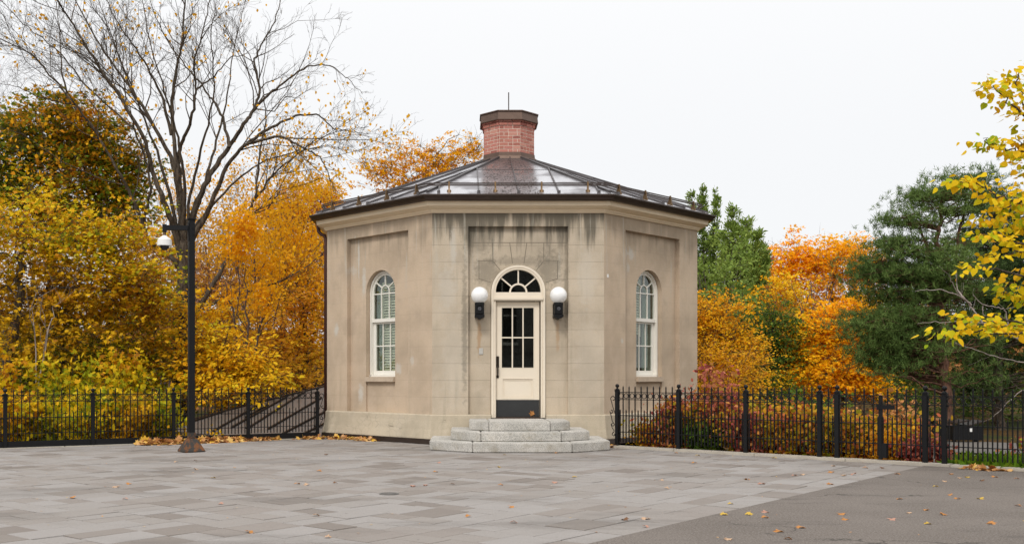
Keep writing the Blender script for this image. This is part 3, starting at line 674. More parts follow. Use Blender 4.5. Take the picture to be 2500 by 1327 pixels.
def picket_mb(z0, z1, w_=.017):
    mb = MB(); a = w_/2; mb.box(-a, a, -a, a, z0, z1-.03); mb.add([(-a,-a,z1-.03),(a,-a,z1-.03),(a,a,z1-.03),(-a,a,z1-.03),(0,0,z1)], [(0,1,4),(1,2,4),(2,3,4),(3,0,4)]); return mb
def ring_mb(r):
    mb = MB(); mb.strip([(r*math.cos(q*math.pi/8), r*math.sin(q*math.pi/8)) for q in range(16)], [((r-.009)*math.cos(q*math.pi/8), (r-.009)*math.sin(q*math.pi/8)) for q in range(16)], -.008, .008, closed=True); return mb
def part(key, fn, name, par, Mx):
    if key in proto: return dup(proto[key], par, Mx)
    o = fn().build(name, M['iron'], par, Mx); proto[key] = o; return o
def panel(par, p, q, n, zz, kick=False, name='panel', skip=False):
    p, q = Vector((*p, 0)), Vector((*q, 0)); L_ = (q-p).length; rz = math.atan2(q.y-p.y, q.x-p.x); PM = XF(p, rz)
    a = .036; mb = MB()
    for z in zz['rails']: mb.box(a, L_-a, -.019, .019, z-.006, z+.006); 
    for z in zz['rails']:
        for x_ in (a, L_-a-.02): mb.box(x_, x_+.02, -.012, .012, z-.022, z-.007)
    if n < 9: mb.box(a, a+.008, -.018, .018, zz['rails'][-1], zz['rails'][0]); mb.box(L_-a-.008, L_-a, -.018, .018, zz['rails'][-1], zz['rails'][0])
    o = mb.build(name, M['iron'], par, PM)
    if kick: mb = MB(); mb.box(a+.002, L_-a-.002, -.012, .012, .012, .125); mb.build('kick_board', M['iron'], o, PM)
    ps = (L_)/(n+1); zr_ = (zz['rails'][0]+zz['rails'][1])/2; rr = min(zz['rr'], ps/2-.006)
    for i in range(n+1):
        x = ps*(i+.5); xm = max(a+rr, min(L_-a-rr, x))
        part(('ring', round(rr, 3)), lambda: ring_mb(rr), 'ring', o, PM @ Matrix.Translation((xm, 0, zr_)))
        xs_ = max(a+.02, min(L_-a-.02, x)); part(('short', zz['key']), lambda: picket_mb(zz['zb'], zz['zs']), 'picket', o, PM @ Matrix.Translation((xs_, 0, 0)))
        if i < n: part(('tall', zz['key']), lambda: picket_mb(zz['zb'], zz['zt']), 'picket', o, PM @ Matrix.Translation((ps*(i+1), 0, 0)))
    return o
def scroll(par, p, rz, flip):
    def spiral(cx, cz, r, a0, a1, n=14): return [(cx+(r*(1-.55*i/n))*math.cos(a0+(a1-a0)*i/n), cz+(r*(1-.55*i/n))*math.sin(a0+(a1-a0)*i/n)) for i in range(n+1)]
    mb = MB(); pi = math.pi
    for pts in ([(.005, .60)] + [(.045, .70), (.085, .82)] + spiral(.052, .885, .055, 0, 1.6*pi),
                spiral(.085, .655, .04, 0, -1.7*pi)[::-1][:-1] + spiral(.085, .655, .04, 0, .0, 1)[:1] + [(.105, .60), (.085, .53), (.075, .48)] + spiral(.06, .42, .04, pi*.8, 2.5*pi)[2:],
                [(.10, .42), (.075, .36), (.03, .30)] + spiral(.04, .235, .038, pi*.5, -1.2*pi)):
        mb.tube([(flip*(x+.038), 0, z) for x, z in pts], .0075, 6)
    mb.build('scroll', M['iron'], par, XF((p[0], p[1], 0), rz), smooth=True)
lf = tag(empty('iron_fence', (*LF[0], 0)), 'black iron picket fence left of the pavilion, with solid kick boards along its foot', 'fence', 'black iron fences')
LZ = dict(rails=(.957, .835, .545, .262), zb=.14, zt=1.072, zs=.66, rr=.052, key='l')
def lerp(a, b, t): return (a[0]+(b[0]-a[0])*t, a[1]+(b[1]-a[1])*t)
lp = [lerp(*LF, t/4) for t in range(-1, 5)]; rzl = math.atan2(LF[1][1]-LF[0][1], LF[1][0]-LF[0][0])
for p in lp: add_post(lf, p, rzl, 1.075, False)
for p, q in zip(lp[:-1], lp[1:]): panel(lf, p, q, 10, LZ, kick=True)
scroll(lf, lp[-1], rzl, 1)
rf = tag(empty('iron_fence', (*RF[0], 0)), 'black iron picket fence right of the steps, from the pavilion to the double gate', 'fence', 'black iron fences')
RZ = dict(rails=(1.005, .875, .585, .285), zb=.10, zt=1.125, zs=.70, rr=.050, key='r')
def onr(px): k = (px-CX)/F; Y = (RF[0][1]+.932*RF[0][0])/(1+.932*k); return (k*Y, Y)
rpx = [1507, 1657, 1821, 2001, 2044]; rp_ = [onr(x) for x in rpx]; rzr = math.atan2(-.932, 1)
for p in rp_: add_post(rf, p, rzr, 1.16, True)
for (p, q), n in zip(zip(rp_[:-1], rp_[1:]), (9, 9, 9, 1)): panel(rf, p, q, n, RZ)
scroll(rf, rp_[0], rzr, -1)
rf2 = tag(empty('iron_fence', (*onr(2259), 0)), 'black iron picket fence beyond the gate at the right edge, green plants behind it', 'fence', 'black iron fences')
r2 = [onr(2259), onr(2306)]; d_ = Vector((1, -.932)).normalized()
for i in (1, 2): r2.append((r2[1][0]+d_.x*1.27*i, r2[1][1]+d_.y*1.27*i))
for p in r2: add_post(rf2, p, rzr, 1.16, True)
for (p, q), n in zip(zip(r2[:-1], r2[1:]), (1, 9, 9)): panel(rf2, p, q, n, RZ)
gt = tag(empty('iron_gate', (*onr(2150), 0)), 'black iron double gate with lock box between two fence posts', 'gate')
g0, g1, g2 = onr(2044), onr(2150), onr(2259)
def inset(p, q, a, b):
    d = Vector((q[0]-p[0], q[1]-p[1])); l = d.length; d /= l; return (p[0]+d.x*a, p[1]+d.y*a), (q[0]-d.x*b, q[1]-d.y*b)
for (p, q) in (inset(g0, g1, .0, -.03), inset(g1, g2, -.03, .0)):
    o = panel(gt, p, q, 4, RZ, name='gate_leaf')
mb = MB(); mb.box(-.024, .024, -.024, .024, .05, .99); mb.build('lock_stile', M['iron'], gt, XF((*g1, 0), rzr))
mb = MB(); mb.box(-.055, .20, -.03, .03, .80, .865); mb.box(-.05, .0, -.035, .035, .79, .87); mb.build('lock_box', M['iron'], gt, XF((*g1, 0), rzr), bevel=.004)
mb = MB(); mb.box(.026, .10, -.03, .03, .07, .29); mb.build('bolt_box', M['iron'], gt, XF((*g1, 0), rzr), bevel=.004)
# kerbs under the fences
def kerb(p, q, w0, w1, z, name, label):
    p, q = Vector((*p, 0)), Vector((*q, 0)); L_ = (q-p).length; mb = MB(); x = 0; rk = random.Random(5)
    while x < L_: l = min(1.5, L_-x); mb.box(x, x+l-.006, w0, w1, -.06, z+rk.uniform(-.003, .003)); x += l
    o = mb.build(name, M['curb'], M=XF(p, math.atan2(q.y-p.y, q.x-p.x)), bevel=.01); o['kind'] = 'structure'
dR = Vector((1, -.932)).normalized(); s0_ = (RF[0][0]-dR.x*.25, RF[0][1]-dR.y*.25)
kerb(s0_, (s0_[0]+dR.x*14, s0_[1]+dR.y*14), -.13, .10, .035, 'kerb', '')
dL = (Vector(LF[1])-Vector(LF[0])).normalized()
kerb((LF[0][0]-dL.x*5, LF[0][1]-dL.y*5), LF[1], -.11, .05, .010, 'kerb', '')

# ------------------------------------------------------------------ camera pole
pp = (-4.68, 17.3); prz = R(33)
pl = tag(empty('security_pole', (*pp, 0), 0), 'tall black square pole with rusty flared base carrying a white dome camera', 'pole')
PM = XF((*pp, 0), prz); mb = MB(); a = .05
mb.box(-a, a, -a, a, .2, 3.99); mb.build('pole', M['iron'], pl, PM, bevel=.006)
mb = MB(); mb.box(-.075, .075, -.075, .075, 3.99, 4.005); mb.build('pole_cap', M['iron'], pl, PM)
mb = MB(); n = 4
vs = [(-.185,-.185,0),(.185,-.185,0),(.185,.185,0),(-.185,.185,0),(-.185,-.185,.02),(.185,-.185,.02),(.185,.185,.02),(-.185,.185,.02),(-.075,-.075,.225),(.075,-.075,.225),(.075,.075,.225),(-.075,.075,.225)]
mb.add(vs, [(3,2,1,0),(8,9,10,11)]+[(i,(i+1)%4,4+(i+1)%4,4+i) for i in range(4)]+[(4+i,4+(i+1)%4,8+(i+1)%4,8+i) for i in range(4)]); mb.box(-.058, .058, -.058, .058, .225, .33)
mb.build('pole_base', M['rust'], pl, PM, bevel=.004)
AM = XF((*pp, 0), R(8)); mb = MB(); mb.box(-.42, -.05, -.03, .03, 3.80, 3.885); mb.box(-.48, -.415, -.035, .035, 3.765, 3.90); mb.build('bracket_arm', M['iron'], pl, AM, bevel=.004)
mb = MB(); 
for z in (3.72, 3.82): mb.box(.012, .036, -.062, -.048, z, z+.024)
mb.box(-.06, -.05, -.03, .03, 3.62, 3.93); mb.build('bolt', M['iron'], pl, PM)
cc = AM @ Vector((-.448, 0, 0))
mb = MB(); mb.lathe([(.026, 3.70), (.028, 3.72), (.026, 3.765)], (cc.x, cc.y, 0), 14); mb.build('brass_neck', M['brass'], pl)
mb = MB(); mb.lathe([(.120, 3.53), (.124, 3.54), (.116, 3.635), (.098, 3.655), (.038, 3.70), (.03, 3.71)], (cc.x, cc.y, 0), 28); cm = mb.build('camera_housing', M['whiteplastic'], pl)
mb = MB(); mb.lathe([(.082*math.sin(math.pi/2*i/8), 3.535-.082*math.cos(math.pi/2*i/8)) for i in range(9)], (cc.x, cc.y, 0), 24); mb.build('camera_dome', M['darkglass'], cm, smooth=True)

# drain cover in the paving
dc = P(950, 1204, H*F/(1204-CY)); mb = MB(); mb.lathe([(.0, .003), (.085, .003), (.09, .003), (.09, -.01)], (dc.x, dc.y, 0), 28); mb.lathe([(.094, -.01), (.094, .005), (.108, .005), (.108, -.01)], (dc.x, dc.y, 0), 28)
for i in range(-3, 4): h_ = math.sqrt(.08**2-(i*.022)**2); mb.box(dc.x-h_, dc.x+h_, dc.y+i*.022-.006, dc.y+i*.022+.006, .002, .006)
tag(mb.build('drain_cover', M['drain']), 'round ribbed metal drain cover set in the grey paving', 'drain')

# low standing seam roof beyond the left fence
A_ = P(800, 1064, 21.9); B_ = P(800, 941, 25.6); C_ = P(383, 1049, 22.4); D_ = P(600, 1064, 22.0)
nrm = (B_-A_).cross(C_-A_).normalized()
if nrm.z < 0: nrm = -nrm
def onplane(px, py):
    d = P(px, py, 1.0) - Vector((0, 0, H)); o = Vector((0, 0, H)); return o + d*((A_-o).dot(nrm)/d.dot(nrm))
lr = tag(empty('low_roof', (A_.x, A_.y, A_.z)), 'low brown standing seam metal roof sloping down behind the left fence', 'roof')
qs = [onplane(*q) for q in ((800, 1070), (800, 941), (600, 990), (383, 1047), (470, 1056), (640, 1068))]
mb = MB(); n = len(qs); mb.add(qs + [q - nrm*.12 for q in qs], [tuple(range(n)), tuple(range(2*n-1, n-1, -1))] + [(i, (i+1)%n, (i+1)%n+n, i+n) for i in range(n)]); mb.build('roof_panel', M['lowroof'], lr)
mb = MB(); mb.beam(qs[1], qs[2], .06, .03, nrm); mb.beam(qs[2], qs[3], .06, .03, nrm); mb.build('edge_trim', M['bronze'], lr)
for (a_, b_) in (((430, 1043), (545, 1006)), ((520, 1054), (640, 985)), ((565, 1045), (700, 970)), ((612, 1042), (745, 957)), ((655, 1048), (785, 972)), ((690, 1060), (795, 1005)), ((735, 1063), (798, 1032)), ((600, 1020), (655, 990))):
    mb = MB(); mb.beam(onplane(*a_), onplane(*b_), .035, .045, nrm); mb.build('seam', M['bronze'], lr)
# ------------------------------------------------------------------ vegetation
MAPLE = np.array([(0,0),(.18,.10),(.62,.02),(.42,.22),(.80,.42),(.52,.46),(.60,.78),(.26,.60),(0,1.0),(-.26,.60),(-.60,.78),(-.52,.46),(-.80,.42),(-.42,.22),(-.62,.02),(-.18,.10)], float)
MAPLES = np.array([(0,0),(.55,.12),(.36,.36),(.62,.66),(.2,.55),(0,1),(-.2,.55),(-.62,.66),(-.36,.36),(-.55,.12)], float)
OVAL = np.array([(0,0),(.26,.25),(.28,.55),(0,1),(-.28,.55),(-.26,.25)], float)
HEART = np.array([(0,.05),(.22,-.04),(.46,.18),(.44,.5),(.2,.82),(0,1.05),(-.2,.82),(-.44,.5),(-.46,.18),(-.22,-.04)], float)
BLADE = np.array([(-.04,0),(.04,0),(.05,.6),(0,1),(-.05,.6)], float)
NEEDLE = np.array([(-.03,0),(.03,0),(0,1)], float)
SPRAY = np.array([(0,0),(.10,.3),(.07,.7),(0,1),(-.07,.7),(-.10,.3)], float)
def orth(d, rg):
    d = d/np.maximum(np.linalg.norm(d, axis=1, keepdims=True), 1e-9)
    r = rg.normal(size=d.shape); x = np.cross(d, r); x /= np.maximum(np.linalg.norm(x, axis=1, keepdims=True), 1e-9)
    return x, d
def leaf_object(name, pos, d, size, tmpl, mat, parent, rg, cup=.25, up=None):
    """pos (N,3) stalk ends, d (N,3) directions the leaves point, each leaf one small cupped face"""
    x, y = orth(d, rg)
    if up is not None:                                          # face the given normal roughly
        x = np.cross(y, up); x /= np.maximum(np.linalg.norm(x, axis=1, keepdims=True), 1e-9)
    z = np.cross(x, y); Mn = len(tmpl); Nn = len(pos)
    tx = tmpl[:, 0][None, :, None]; ty = tmpl[:, 1][None, :, None]
    bend = (-(np.abs(tmpl[:, 0])*.5 + tmpl[:, 1]**2*.5)*cup)[None, :, None]*rg.uniform(.2, 1.8, (Nn, 1, 1))
    V = pos[:, None, :] + size[:, None, None]*(x[:, None, :]*tx + y[:, None, :]*ty + z[:, None, :]*bend)
    me = bpy.data.meshes.new(name); me.vertices.add(Nn*Mn); me.vertices.foreach_set('co', V.astype(np.float32).ravel())
    me.loops.add(Nn*Mn); me.loops.foreach_set('vertex_index', np.arange(Nn*Mn, dtype=np.int32))
    me.polygons.add(Nn); me.polygons.foreach_set('loop_start', np.arange(0, Nn*Mn, Mn, dtype=np.int32))
    me.update(calc_edges=True); me.materials.append(mat)
    return place(bpy.data.objects.new(name, me), parent, Matrix())
class Tubes:
    def __init__(s): s.v = []; s.f = []; s.n = 0
    def add(s, pts, rs, k=4):
        p = np.asarray(pts, float); n = len(p); t = np.empty_like(p); t[1:-1] = p[2:]-p[:-2]; t[0] = p[1]-p[0]; t[-1] = p[-1]-p[-2]
        t /= np.maximum(np.linalg.norm(t, axis=1, keepdims=True), 1e-9)
        ref = np.array((.3, .9, .2)) if abs(t[0][1]) < .8 else np.array((.9, .2, .3))
        a = np.cross(t, ref); a /= np.maximum(np.linalg.norm(a, axis=1, keepdims=True), 1e-9); b = np.cross(t, a)
        q = np.arange(k)*2*np.pi/k; r = np.asarray(rs, float)[:, None, None]
        V = p[:, None, :] + r*(a[:, None, :]*np.cos(q)[None, :, None] + b[:, None, :]*np.sin(q)[None, :, None])
        s.v.append(V.reshape(-1, 3)); i = np.arange(n-1)[:, None]*k; j = np.arange(k)[None, :]; j2 = (j+1) % k
        s.f.append((np.stack([i+j, i+j2, i+k+j2, i+k+j], -1).reshape(-1, 4) + s.n)); s.n += n*k
    def build(s, name, mat, parent):
        V = np.concatenate(s.v).astype(np.float32); Fq = np.concatenate(s.f).astype(np.int32)
        me = bpy.data.meshes.new(name); me.vertices.add(len(V)); me.vertices.foreach_set('co', V.ravel())
        me.loops.add(Fq.size); me.loops.foreach_set('vertex_index', Fq.ravel()); me.polygons.add(len(Fq)); me.polygons.foreach_set('loop_start', np.arange(0, Fq.size, 4, dtype=np.int32))
        me.polygons.foreach_set('use_smooth', np.ones(len(Fq), bool)); me.update(calc_edges=True); me.materials.append(mat)
        return place(bpy.data.objects.new(name, me), parent, Matrix())
def A3(v): return np.array(v, float)
def PX(px, py, Y): return np.array(P(px, py, Y))
def smooth_path(pts, n, rg, jit):
    pts = np.asarray(pts, float); k = len(pts); t = np.linspace(0, k-1, n); o = np.stack([np.interp(t, np.arange(k), pts[:, i]) for i in range(3)], 1)
    o[1:-1] = (o[:-2] + 2*o[1:-1] + o[2:])/4
    o[1:-1] += rg.normal(size=(n-2, 3))*jit; return o
def sprout(tb, path, r0, r1, level, rg, tips, dens=1.0, upb=.25, lf=.5, kmin=3, spread=(.5, .95)):
    """side branches along a limb, recursively"""
    n = len(path); seg = np.linalg.norm(np.diff(path, axis=0), axis=1); Lt = seg.sum()
    if level == 0: tips.append((path[-1], path[-1]-path[-2])); return
    cnt = max(2, int(Lt*dens*(1.6, 2.6, 4.2)[min(2, max(0, 3-level))]))
    for _ in range(cnt):
        s = rg.uniform(.15, 1)**.8; i = min(n-2, int(s*(n-1))); p = path[i] + (path[i+1]-path[i])*rg.random()
        t = path[min(i+1, n-1)]-path[max(i-1, 0)]; t /= np.linalg.norm(t)+1e-9
        o = rg.normal(size=3); o -= t*o.dot(t); o /= np.linalg.norm(o)+1e-9
        a = rg.uniform(*spread); d = t*math.cos(a) + o*math.sin(a) + A3((0, 0, upb)); d /= np.linalg.norm(d)
        Lc = min(Lt*lf*rg.uniform(.45, 1)*(1.15-.6*s), 3.2); m = 5 if level > 1 else 4
        if Lc < .12: continue
        q = np.linspace(0, 1, m)[:, None]; c = rg.normal(size=3)*.16
        pts = p + d*Lc*q + (c + A3((0, 0, .12*rg.normal())))*Lc*q*q; pts[1:-1] += rg.normal(size=(m-2, 3))*Lc*.035
        rb = max(.003, (r0+(r1-r0)*s)*.5); rb = min(rb, .03*Lc/1.2+.004)
        tb.add(pts, np.linspace(rb, max(.0022, rb*.3), m), kmin if level < 3 else 5)
        sprout(tb, pts, rb, rb*.3, level-1, rg, tips, dens, upb, lf, kmin, spread)
def in_ell(rg, n, c, r, shell=.55):
    d = rg.normal(size=(n, 3)); d /= np.linalg.norm(d, axis=1, keepdims=True); q = rg.uniform(shell**3, 1, n)**(1/3)
    return np.asarray(c) + d*q[:, None]*np.asarray(r)
DN = 2.3
def crown_tree(name, label, cat, trunk, rad, blobs, leaf, tmpl, lsize, per, clump, seed, group=None, bark='bark', flat=.38, droop=.15, shell=.5, cup=.25, limbs=True, twigs=2, extra=None):
    """trunk: list of points; blobs: (centre, radii, clumps); leaves gather in clumps reached by limbs"""
    rg = np.random.default_rng(seed); base = A3(trunk[0]); t = tag(empty(name, base), label, cat, group)
    tb = Tubes(); tp = smooth_path(trunk, 4*len(trunk), rg, rad*.25); rr = np.linspace(rad, rad*.22, len(tp)); rr[0] *= 1.35; tb.add(tp, rr, 9)
    cl = np.concatenate([in_ell(rg, int(n*DN), c, r, shell) for c, r, n in blobs]); P_, D_ = [], []
    cl = cl[rg.permutation(len(cl))]; nodes = [(*p, 0.0, r_) for p, r_ in list(zip(tp, rr))[3:]]
    for c in cl:
        c = c + rg.normal(size=3)*clump*.5
        if limbs:                                               # grow from the nearest wood already there
            na = np.array(nodes); dv = np.linalg.norm(na[:, :3]-c, axis=1); up_ = np.maximum(0, na[:, 2]-c[2]+.1)
            i = int(np.argmin(dv + .22*na[:, 3] + .9*up_)); b = na[i, :3]; ln = dv[i]
            m = (b+c)/2 + A3((0, 0, .08*ln)) + rg.normal(size=3)*.08*ln
            k_ = 7; pts = smooth_path([b, m, c], k_, rg, .02+.02*ln); r_ = min(na[i, 4]*.6, .006+.014*ln); rs_ = np.linspace(r_, max(.004, r_*.35), k_); tb.add(pts, rs_, 5 if r_ > .02 else 4)
            for q in range(2, k_): nodes.append((*pts[q], na[i, 3]+ln*q/(k_-1), rs_[q]))
        cs = clump*rg.uniform(.5, 1.6); n = max(3, int(1.3*per/DN*rg.uniform(.3, 1.7)))
        out_ = (c-tp[len(tp)//2]); out_ /= np.linalg.norm(out_)+1e-9
        for _ in range(twigs if limbs else 0):
            d = rg.normal(size=3) + out_*.8; d /= np.linalg.norm(d); tb.add(np.stack([c, c+d*cs*.6, c+d*cs*1.1+A3((0,0,-.05))]), (.006, .004, .002), 3)
        sp = rg.normal(size=(max(2, n//6), 3))*cs*.75*A3((1, 1, flat)); off = sp[rg.integers(0, len(sp), n)] + rg.normal(size=(n, 3))*cs*.24*A3((1, 1, .35)); P_.append(c+off)
        D_.append(off*1.0 + out_*cs*.3 + rg.normal(size=(n, 3))*cs*.45 + A3((0, 0, -droop*cs)))
    tb.build('trunk', M[bark], t); P_ = np.concatenate(P_); D_ = np.concatenate(D_)
    sz = .70*lsize*rg.uniform(.55, 1.35, len(P_)); leaf_object('crown', P_, D_, sz, tmpl, L[leaf], t, rg, cup, up=A3((0, -.35, 1))+rg.normal(size=(len(P_), 3))*.55)
    return t
def gz(x, y): return terrain_z(x, y)
def tr(px, Y, pts, top=None):                                   # trunk points from pixel positions, foot on the terrain
    x = (px-CX)*Y/F; return [(x, Y, gz(x, Y)-.1)] + [tuple(P(a, b, Y+dy)) for a, b, dy in pts]
def bl(px, py, Y, rx, ry, n, depth=None): s = Y/F; return (A3(P(px, py, Y)), (rx*s, depth or (rx*s*.8), ry*s), n)

# --- the tall half bare tree left of the pavilion
def bare_tree():
    Y = 27.0; rg = np.random.default_rng(11); x0 = (440-CX)*Y/F
    t = tag(empty('bare_tree', (x0, Y, gz(x0, Y))), 'tall wide tree nearly bare, dark spreading limbs and few yellow leaves behind the camera pole', 'tree')
    tb = Tubes(); tips = []
    def limb(pp, r0, r1, lev=3, dens=1.0, yy=0, **k):
        pts = [PX(x, y, Y + yy*i/(len(pp)-1) + (0 if i == 0 else rg.normal()*.12)) for i, (x, y) in enumerate(pp)]
        r0 *= .78; r1 *= .7; path = smooth_path(pts, len(pts)*5, rg, .014); tb.add(path, np.linspace(r0**.5, r1**.5, len(path))**2, 7); sprout(tb, path[len(path)//5:], r0*.6, r1, lev, rg, tips, dens*1.8, **k)
    tk = smooth_path([(x0, Y, gz(x0, Y)-.2), PX(442, 900, Y), PX(440, 780, Y), PX(446, 680, Y), PX(448, 590, Y)], 18, rg, .02)
    tb.add(tk, np.linspace(.23, .13, 18), 12)
    limb([(446, 640), (425, 560), (399, 490), (377, 433), (350, 332), (283, 222), (241, 166), (188, 75), (139, 0), (100, -60)], .12, .02, yy=-2.0)
    limb([(446, 610), (440, 500), (425, 400), (350, 262), (300, 190), (230, 90), (170, -30)], .12, .02, yy=1.5)
    limb([(448, 600), (446, 490), (433, 430), (418, 264), (430, 170), (444, 113), (452, 0), (460, -60)], .11, .02)
    limb([(450, 560), (437, 420), (437, 362), (462, 310), (475, 256), (478, 218), (471, 158), (500, 60), (520, -40)], .09, .016, yy=-1)
    limb([(452, 600), (478, 500), (510, 430), (557, 362), (600, 296), (618, 271), (637, 226), (618, 151), (637, 113), (670, 56), (685, 0)], .12, .016, yy=1)
    limb([(450, 620), (500, 530), (516, 494), (558, 396), (603, 350), (690, 331), (727, 354), (776, 377), (803, 422), (815, 470)], .11, .012, yy=-1.5, upb=.05)
    limb([(603, 350), (659, 313), (727, 279), (780, 279), (810, 313), (860, 322), (900, 328)], .06, .008, upb=.05, dens=1.3)
    limb([(618, 271), (650, 235), (690, 203), (750, 162), (803, 158), (848, 188), (885, 230)], .055, .008, upb=.1, dens=1.3)
    limb([(560, 360), (548, 300), (525, 250), (512, 235), (470, 180), (420, 120), (380, 40), (350, -40)], .06, .012, yy=1.5)
    limb([(478, 218), (520, 190), (560, 140), (600, 132), (640, 100)], .035, .006)
    limb([(418, 330), (395, 230), (340, 130), (290, 60), (250, -20)], .06, .012, yy=-1)
    limb([(446, 610), (408, 450), (372, 340), (325, 215), (270, 90), (235, -20)], .075, .010, yy=2)
    limb([(450, 560), (452, 440), (430, 320), (398, 215), (362, 90), (345, -20)], .07, .010, yy=-2)
    limb([(455, 590), (500, 445), (532, 335), (556, 225), (572, 110), (600, 0)], .07, .010, yy=2.5)
    limb([(450, 600), (468, 455), (500, 330), (525, 220), (515, 90), (530, -20)], .065, .010, yy=-2.5)
    limb([(470, 560), (560, 455), (640, 392), (720, 372), (800, 352), (850, 372)], .05, .007, yy=2, upb=.1)
    limb([(448, 800), (507, 717), (543, 653), (574, 594), (592, 540), (624, 481), (659, 433), (716, 384), (772, 339), (829, 320), (900, 309)], .10, .010, yy=1, upb=.12, dens=1.1)
    limb([(470, 770), (538, 730), (588, 717), (678, 689), (724, 667), (782, 626), (800, 600)], .06, .010, yy=-1.5, dens=.8)
    limb([(440, 660), (423, 631), (389, 608), (357, 581), (340, 527), (317, 468), (290, 420), (240, 330), (185, 256), (120, 181), (75, 128), (0, 94), (-60, 70)], .10, .014, yy=-1.5)
    limb([(350, 560), (353, 527), (368, 470), (360, 400), (330, 320), (200, 200), (150, 130), (60, 60), (0, 0)], .06, .012, yy=-2)
    limb([(240, 330), (165, 240), (150, 160), (145, 60), (130, -20)], .05, .010, yy=1)
    limb([(185, 256), (100, 240), (40, 210), (-20, 200)], .03, .006)
    limb([(624, 481), (632, 380), (650, 280), (640, 200), (655, 130)], .045, .008)
    tb.build('trunk', M['bark'], t)
    tp = np.array([p for p, d in tips]); td = np.array([d for p, d in tips]); keep = rg.random(len(tp)) < np.where(tp[:, 2] > 8.5, .04, np.where(tp[:, 2] > 6.6, .25, .8)); tp, td = tp[keep], td[keep]
    ps = np.concatenate([tp, tp+rg.normal(size=tp.shape)*.12, tp+rg.normal(size=tp.shape)*.2, tp[tp[:, 2] < 6]+rg.normal(size=tp[tp[:, 2] < 6].shape)*.2]); n = len(ps)
    leaf_object('leaves', ps, rg.normal(size=(n, 3))*.6+A3((0, 0, -1)), .09*rg.uniform(.7, 1.4, n), OVAL*A3((1.2, 1)), L['orange2'], t, rg)
bare_tree()
# --- thin bare twiggy trees
def twig_tree(px, Y, top, w, seed, label, mat='twig', dens=1.0, stems=4, leaves=None, nl=0, lsize=.08, lev=3, upb=.35, thick=1.0):
    rg = np.random.default_rng(seed); x0 = (px-CX)*Y/F; z0 = gz(x0, Y); t = tag(empty('twiggy_tree', (x0, Y, z0)), label, 'tree', 'thin twiggy trees'); tb = Tubes(); tips = []
    for i in range(stems):
        tx = px + (i-(stems-1)/2)*w/max(1, stems-1) + rg.normal()*w*.08; ty = top + abs(tx-px)*.5 + rg.uniform(0, 40)
        path = smooth_path([(x0+rg.normal()*.1, Y, z0-.1), PX(px+(tx-px)*.3, 800 if top < 700 else 900, Y), PX(tx, ty, Y+rg.normal()*.8)], 10, rg, .04)
        tb.add(path, np.linspace(.055*thick, .008*thick, 10), 5); sprout(tb, path[2:], .04, .006, lev, rg, tips, dens, upb)
    tb.build('trunk', M[mat], t)
    if leaves:
        tp = np.array([p for p, d in tips]); idx = rg.integers(0, len(tp), nl); ps = tp[idx]+rg.normal(size=(nl, 3))*.18
        leaf_object('leaves', ps, rg.normal(size=(nl, 3))+A3((0, 0, -.7)), lsize*rg.uniform(.6, 1.4, nl), OVAL*A3((1.3, 1)), L[leaves], t, rg)
    return t
twig_tree(520, 36, 470, 170, 21, 'thin pinkish grey twiggy tree behind the camera pole, sky showing through', leaves='orange2', nl=3000, dens=1.2)
twig_tree(640, 34, 430, 160, 22, 'thin grey twiggy tree with tan leaves in front of the orange crown by the eave', leaves='orange2', nl=4500, dens=1.2)
twig_tree(735, 30, 520, 110, 23, 'thin grey twiggy tree with orange leaves next to the downspout', leaves='orange2', nl=5500, dens=1.1)
twig_tree(600, 26, 620, 150, 24, 'slim bare sapling with orange leaves above the left fence', leaves='orange2', nl=2600, dens=.9, stems=3)
twig_tree(400, 38, 480, 160, 25, 'twiggy tree with sparse orange leaves behind the tall bare trunk', leaves='orange2', nl=3500, dens=1.1)
twig_tree(-20, 30, 190, 160, 26, 'thin grey bare tree rising at the left edge above the dark maple', dens=.9, stems=3)
twig_tree(95, 21.6, 690, 80, 27, 'pale thin leafless sapling in front of the left maple', mat='palebark', dens=.6, stems=2, lev=2, thick=.4)
# --- maples on the left
crown_tree('maple_tree', 'yellow green maple with dark trunk at the left edge, branches hanging over the fence', 'tree',
    tr(5, 23, [(18, 880, 0), (40, 790, 0), (52, 690, 0), (58, 560, .5), (70, 470, 1)]), .15,
    [bl(30, 570, 23, 160, 80, 40), bl(190, 600, 23.5, 120, 75, 34), bl(290, 560, 23.5, 50, 50, 12), bl(330, 640, 23.5, 80, 60, 22), bl(-120, 620, 23, 120, 150, 20), bl(90, 490, 24, 60, 25, 9), bl(370, 700, 24, 40, 45, 7)],
    'yellowgreen', MAPLES, .125, 50, .42, 31, group='maples on the left', shell=.2)
crown_tree('maple_tree', 'ochre and brown maple leaves hanging in dim layers under the yellow green maple', 'tree',
    tr(150, 24.5, [(150, 900, 0), (155, 800, 0), (165, 700, 0)]), .09,
    [bl(60, 740, 23.5, 150, 80, 40), bl(220, 720, 24, 150, 85, 46), bl(340, 760, 24.5, 80, 80, 26), bl(120, 840, 23.5, 190, 60, 36), bl(370, 850, 25, 35, 70, 8)],
    'ochre', MAPLES, .12, 52, .42, 39, group='maples on the left', shell=.2)
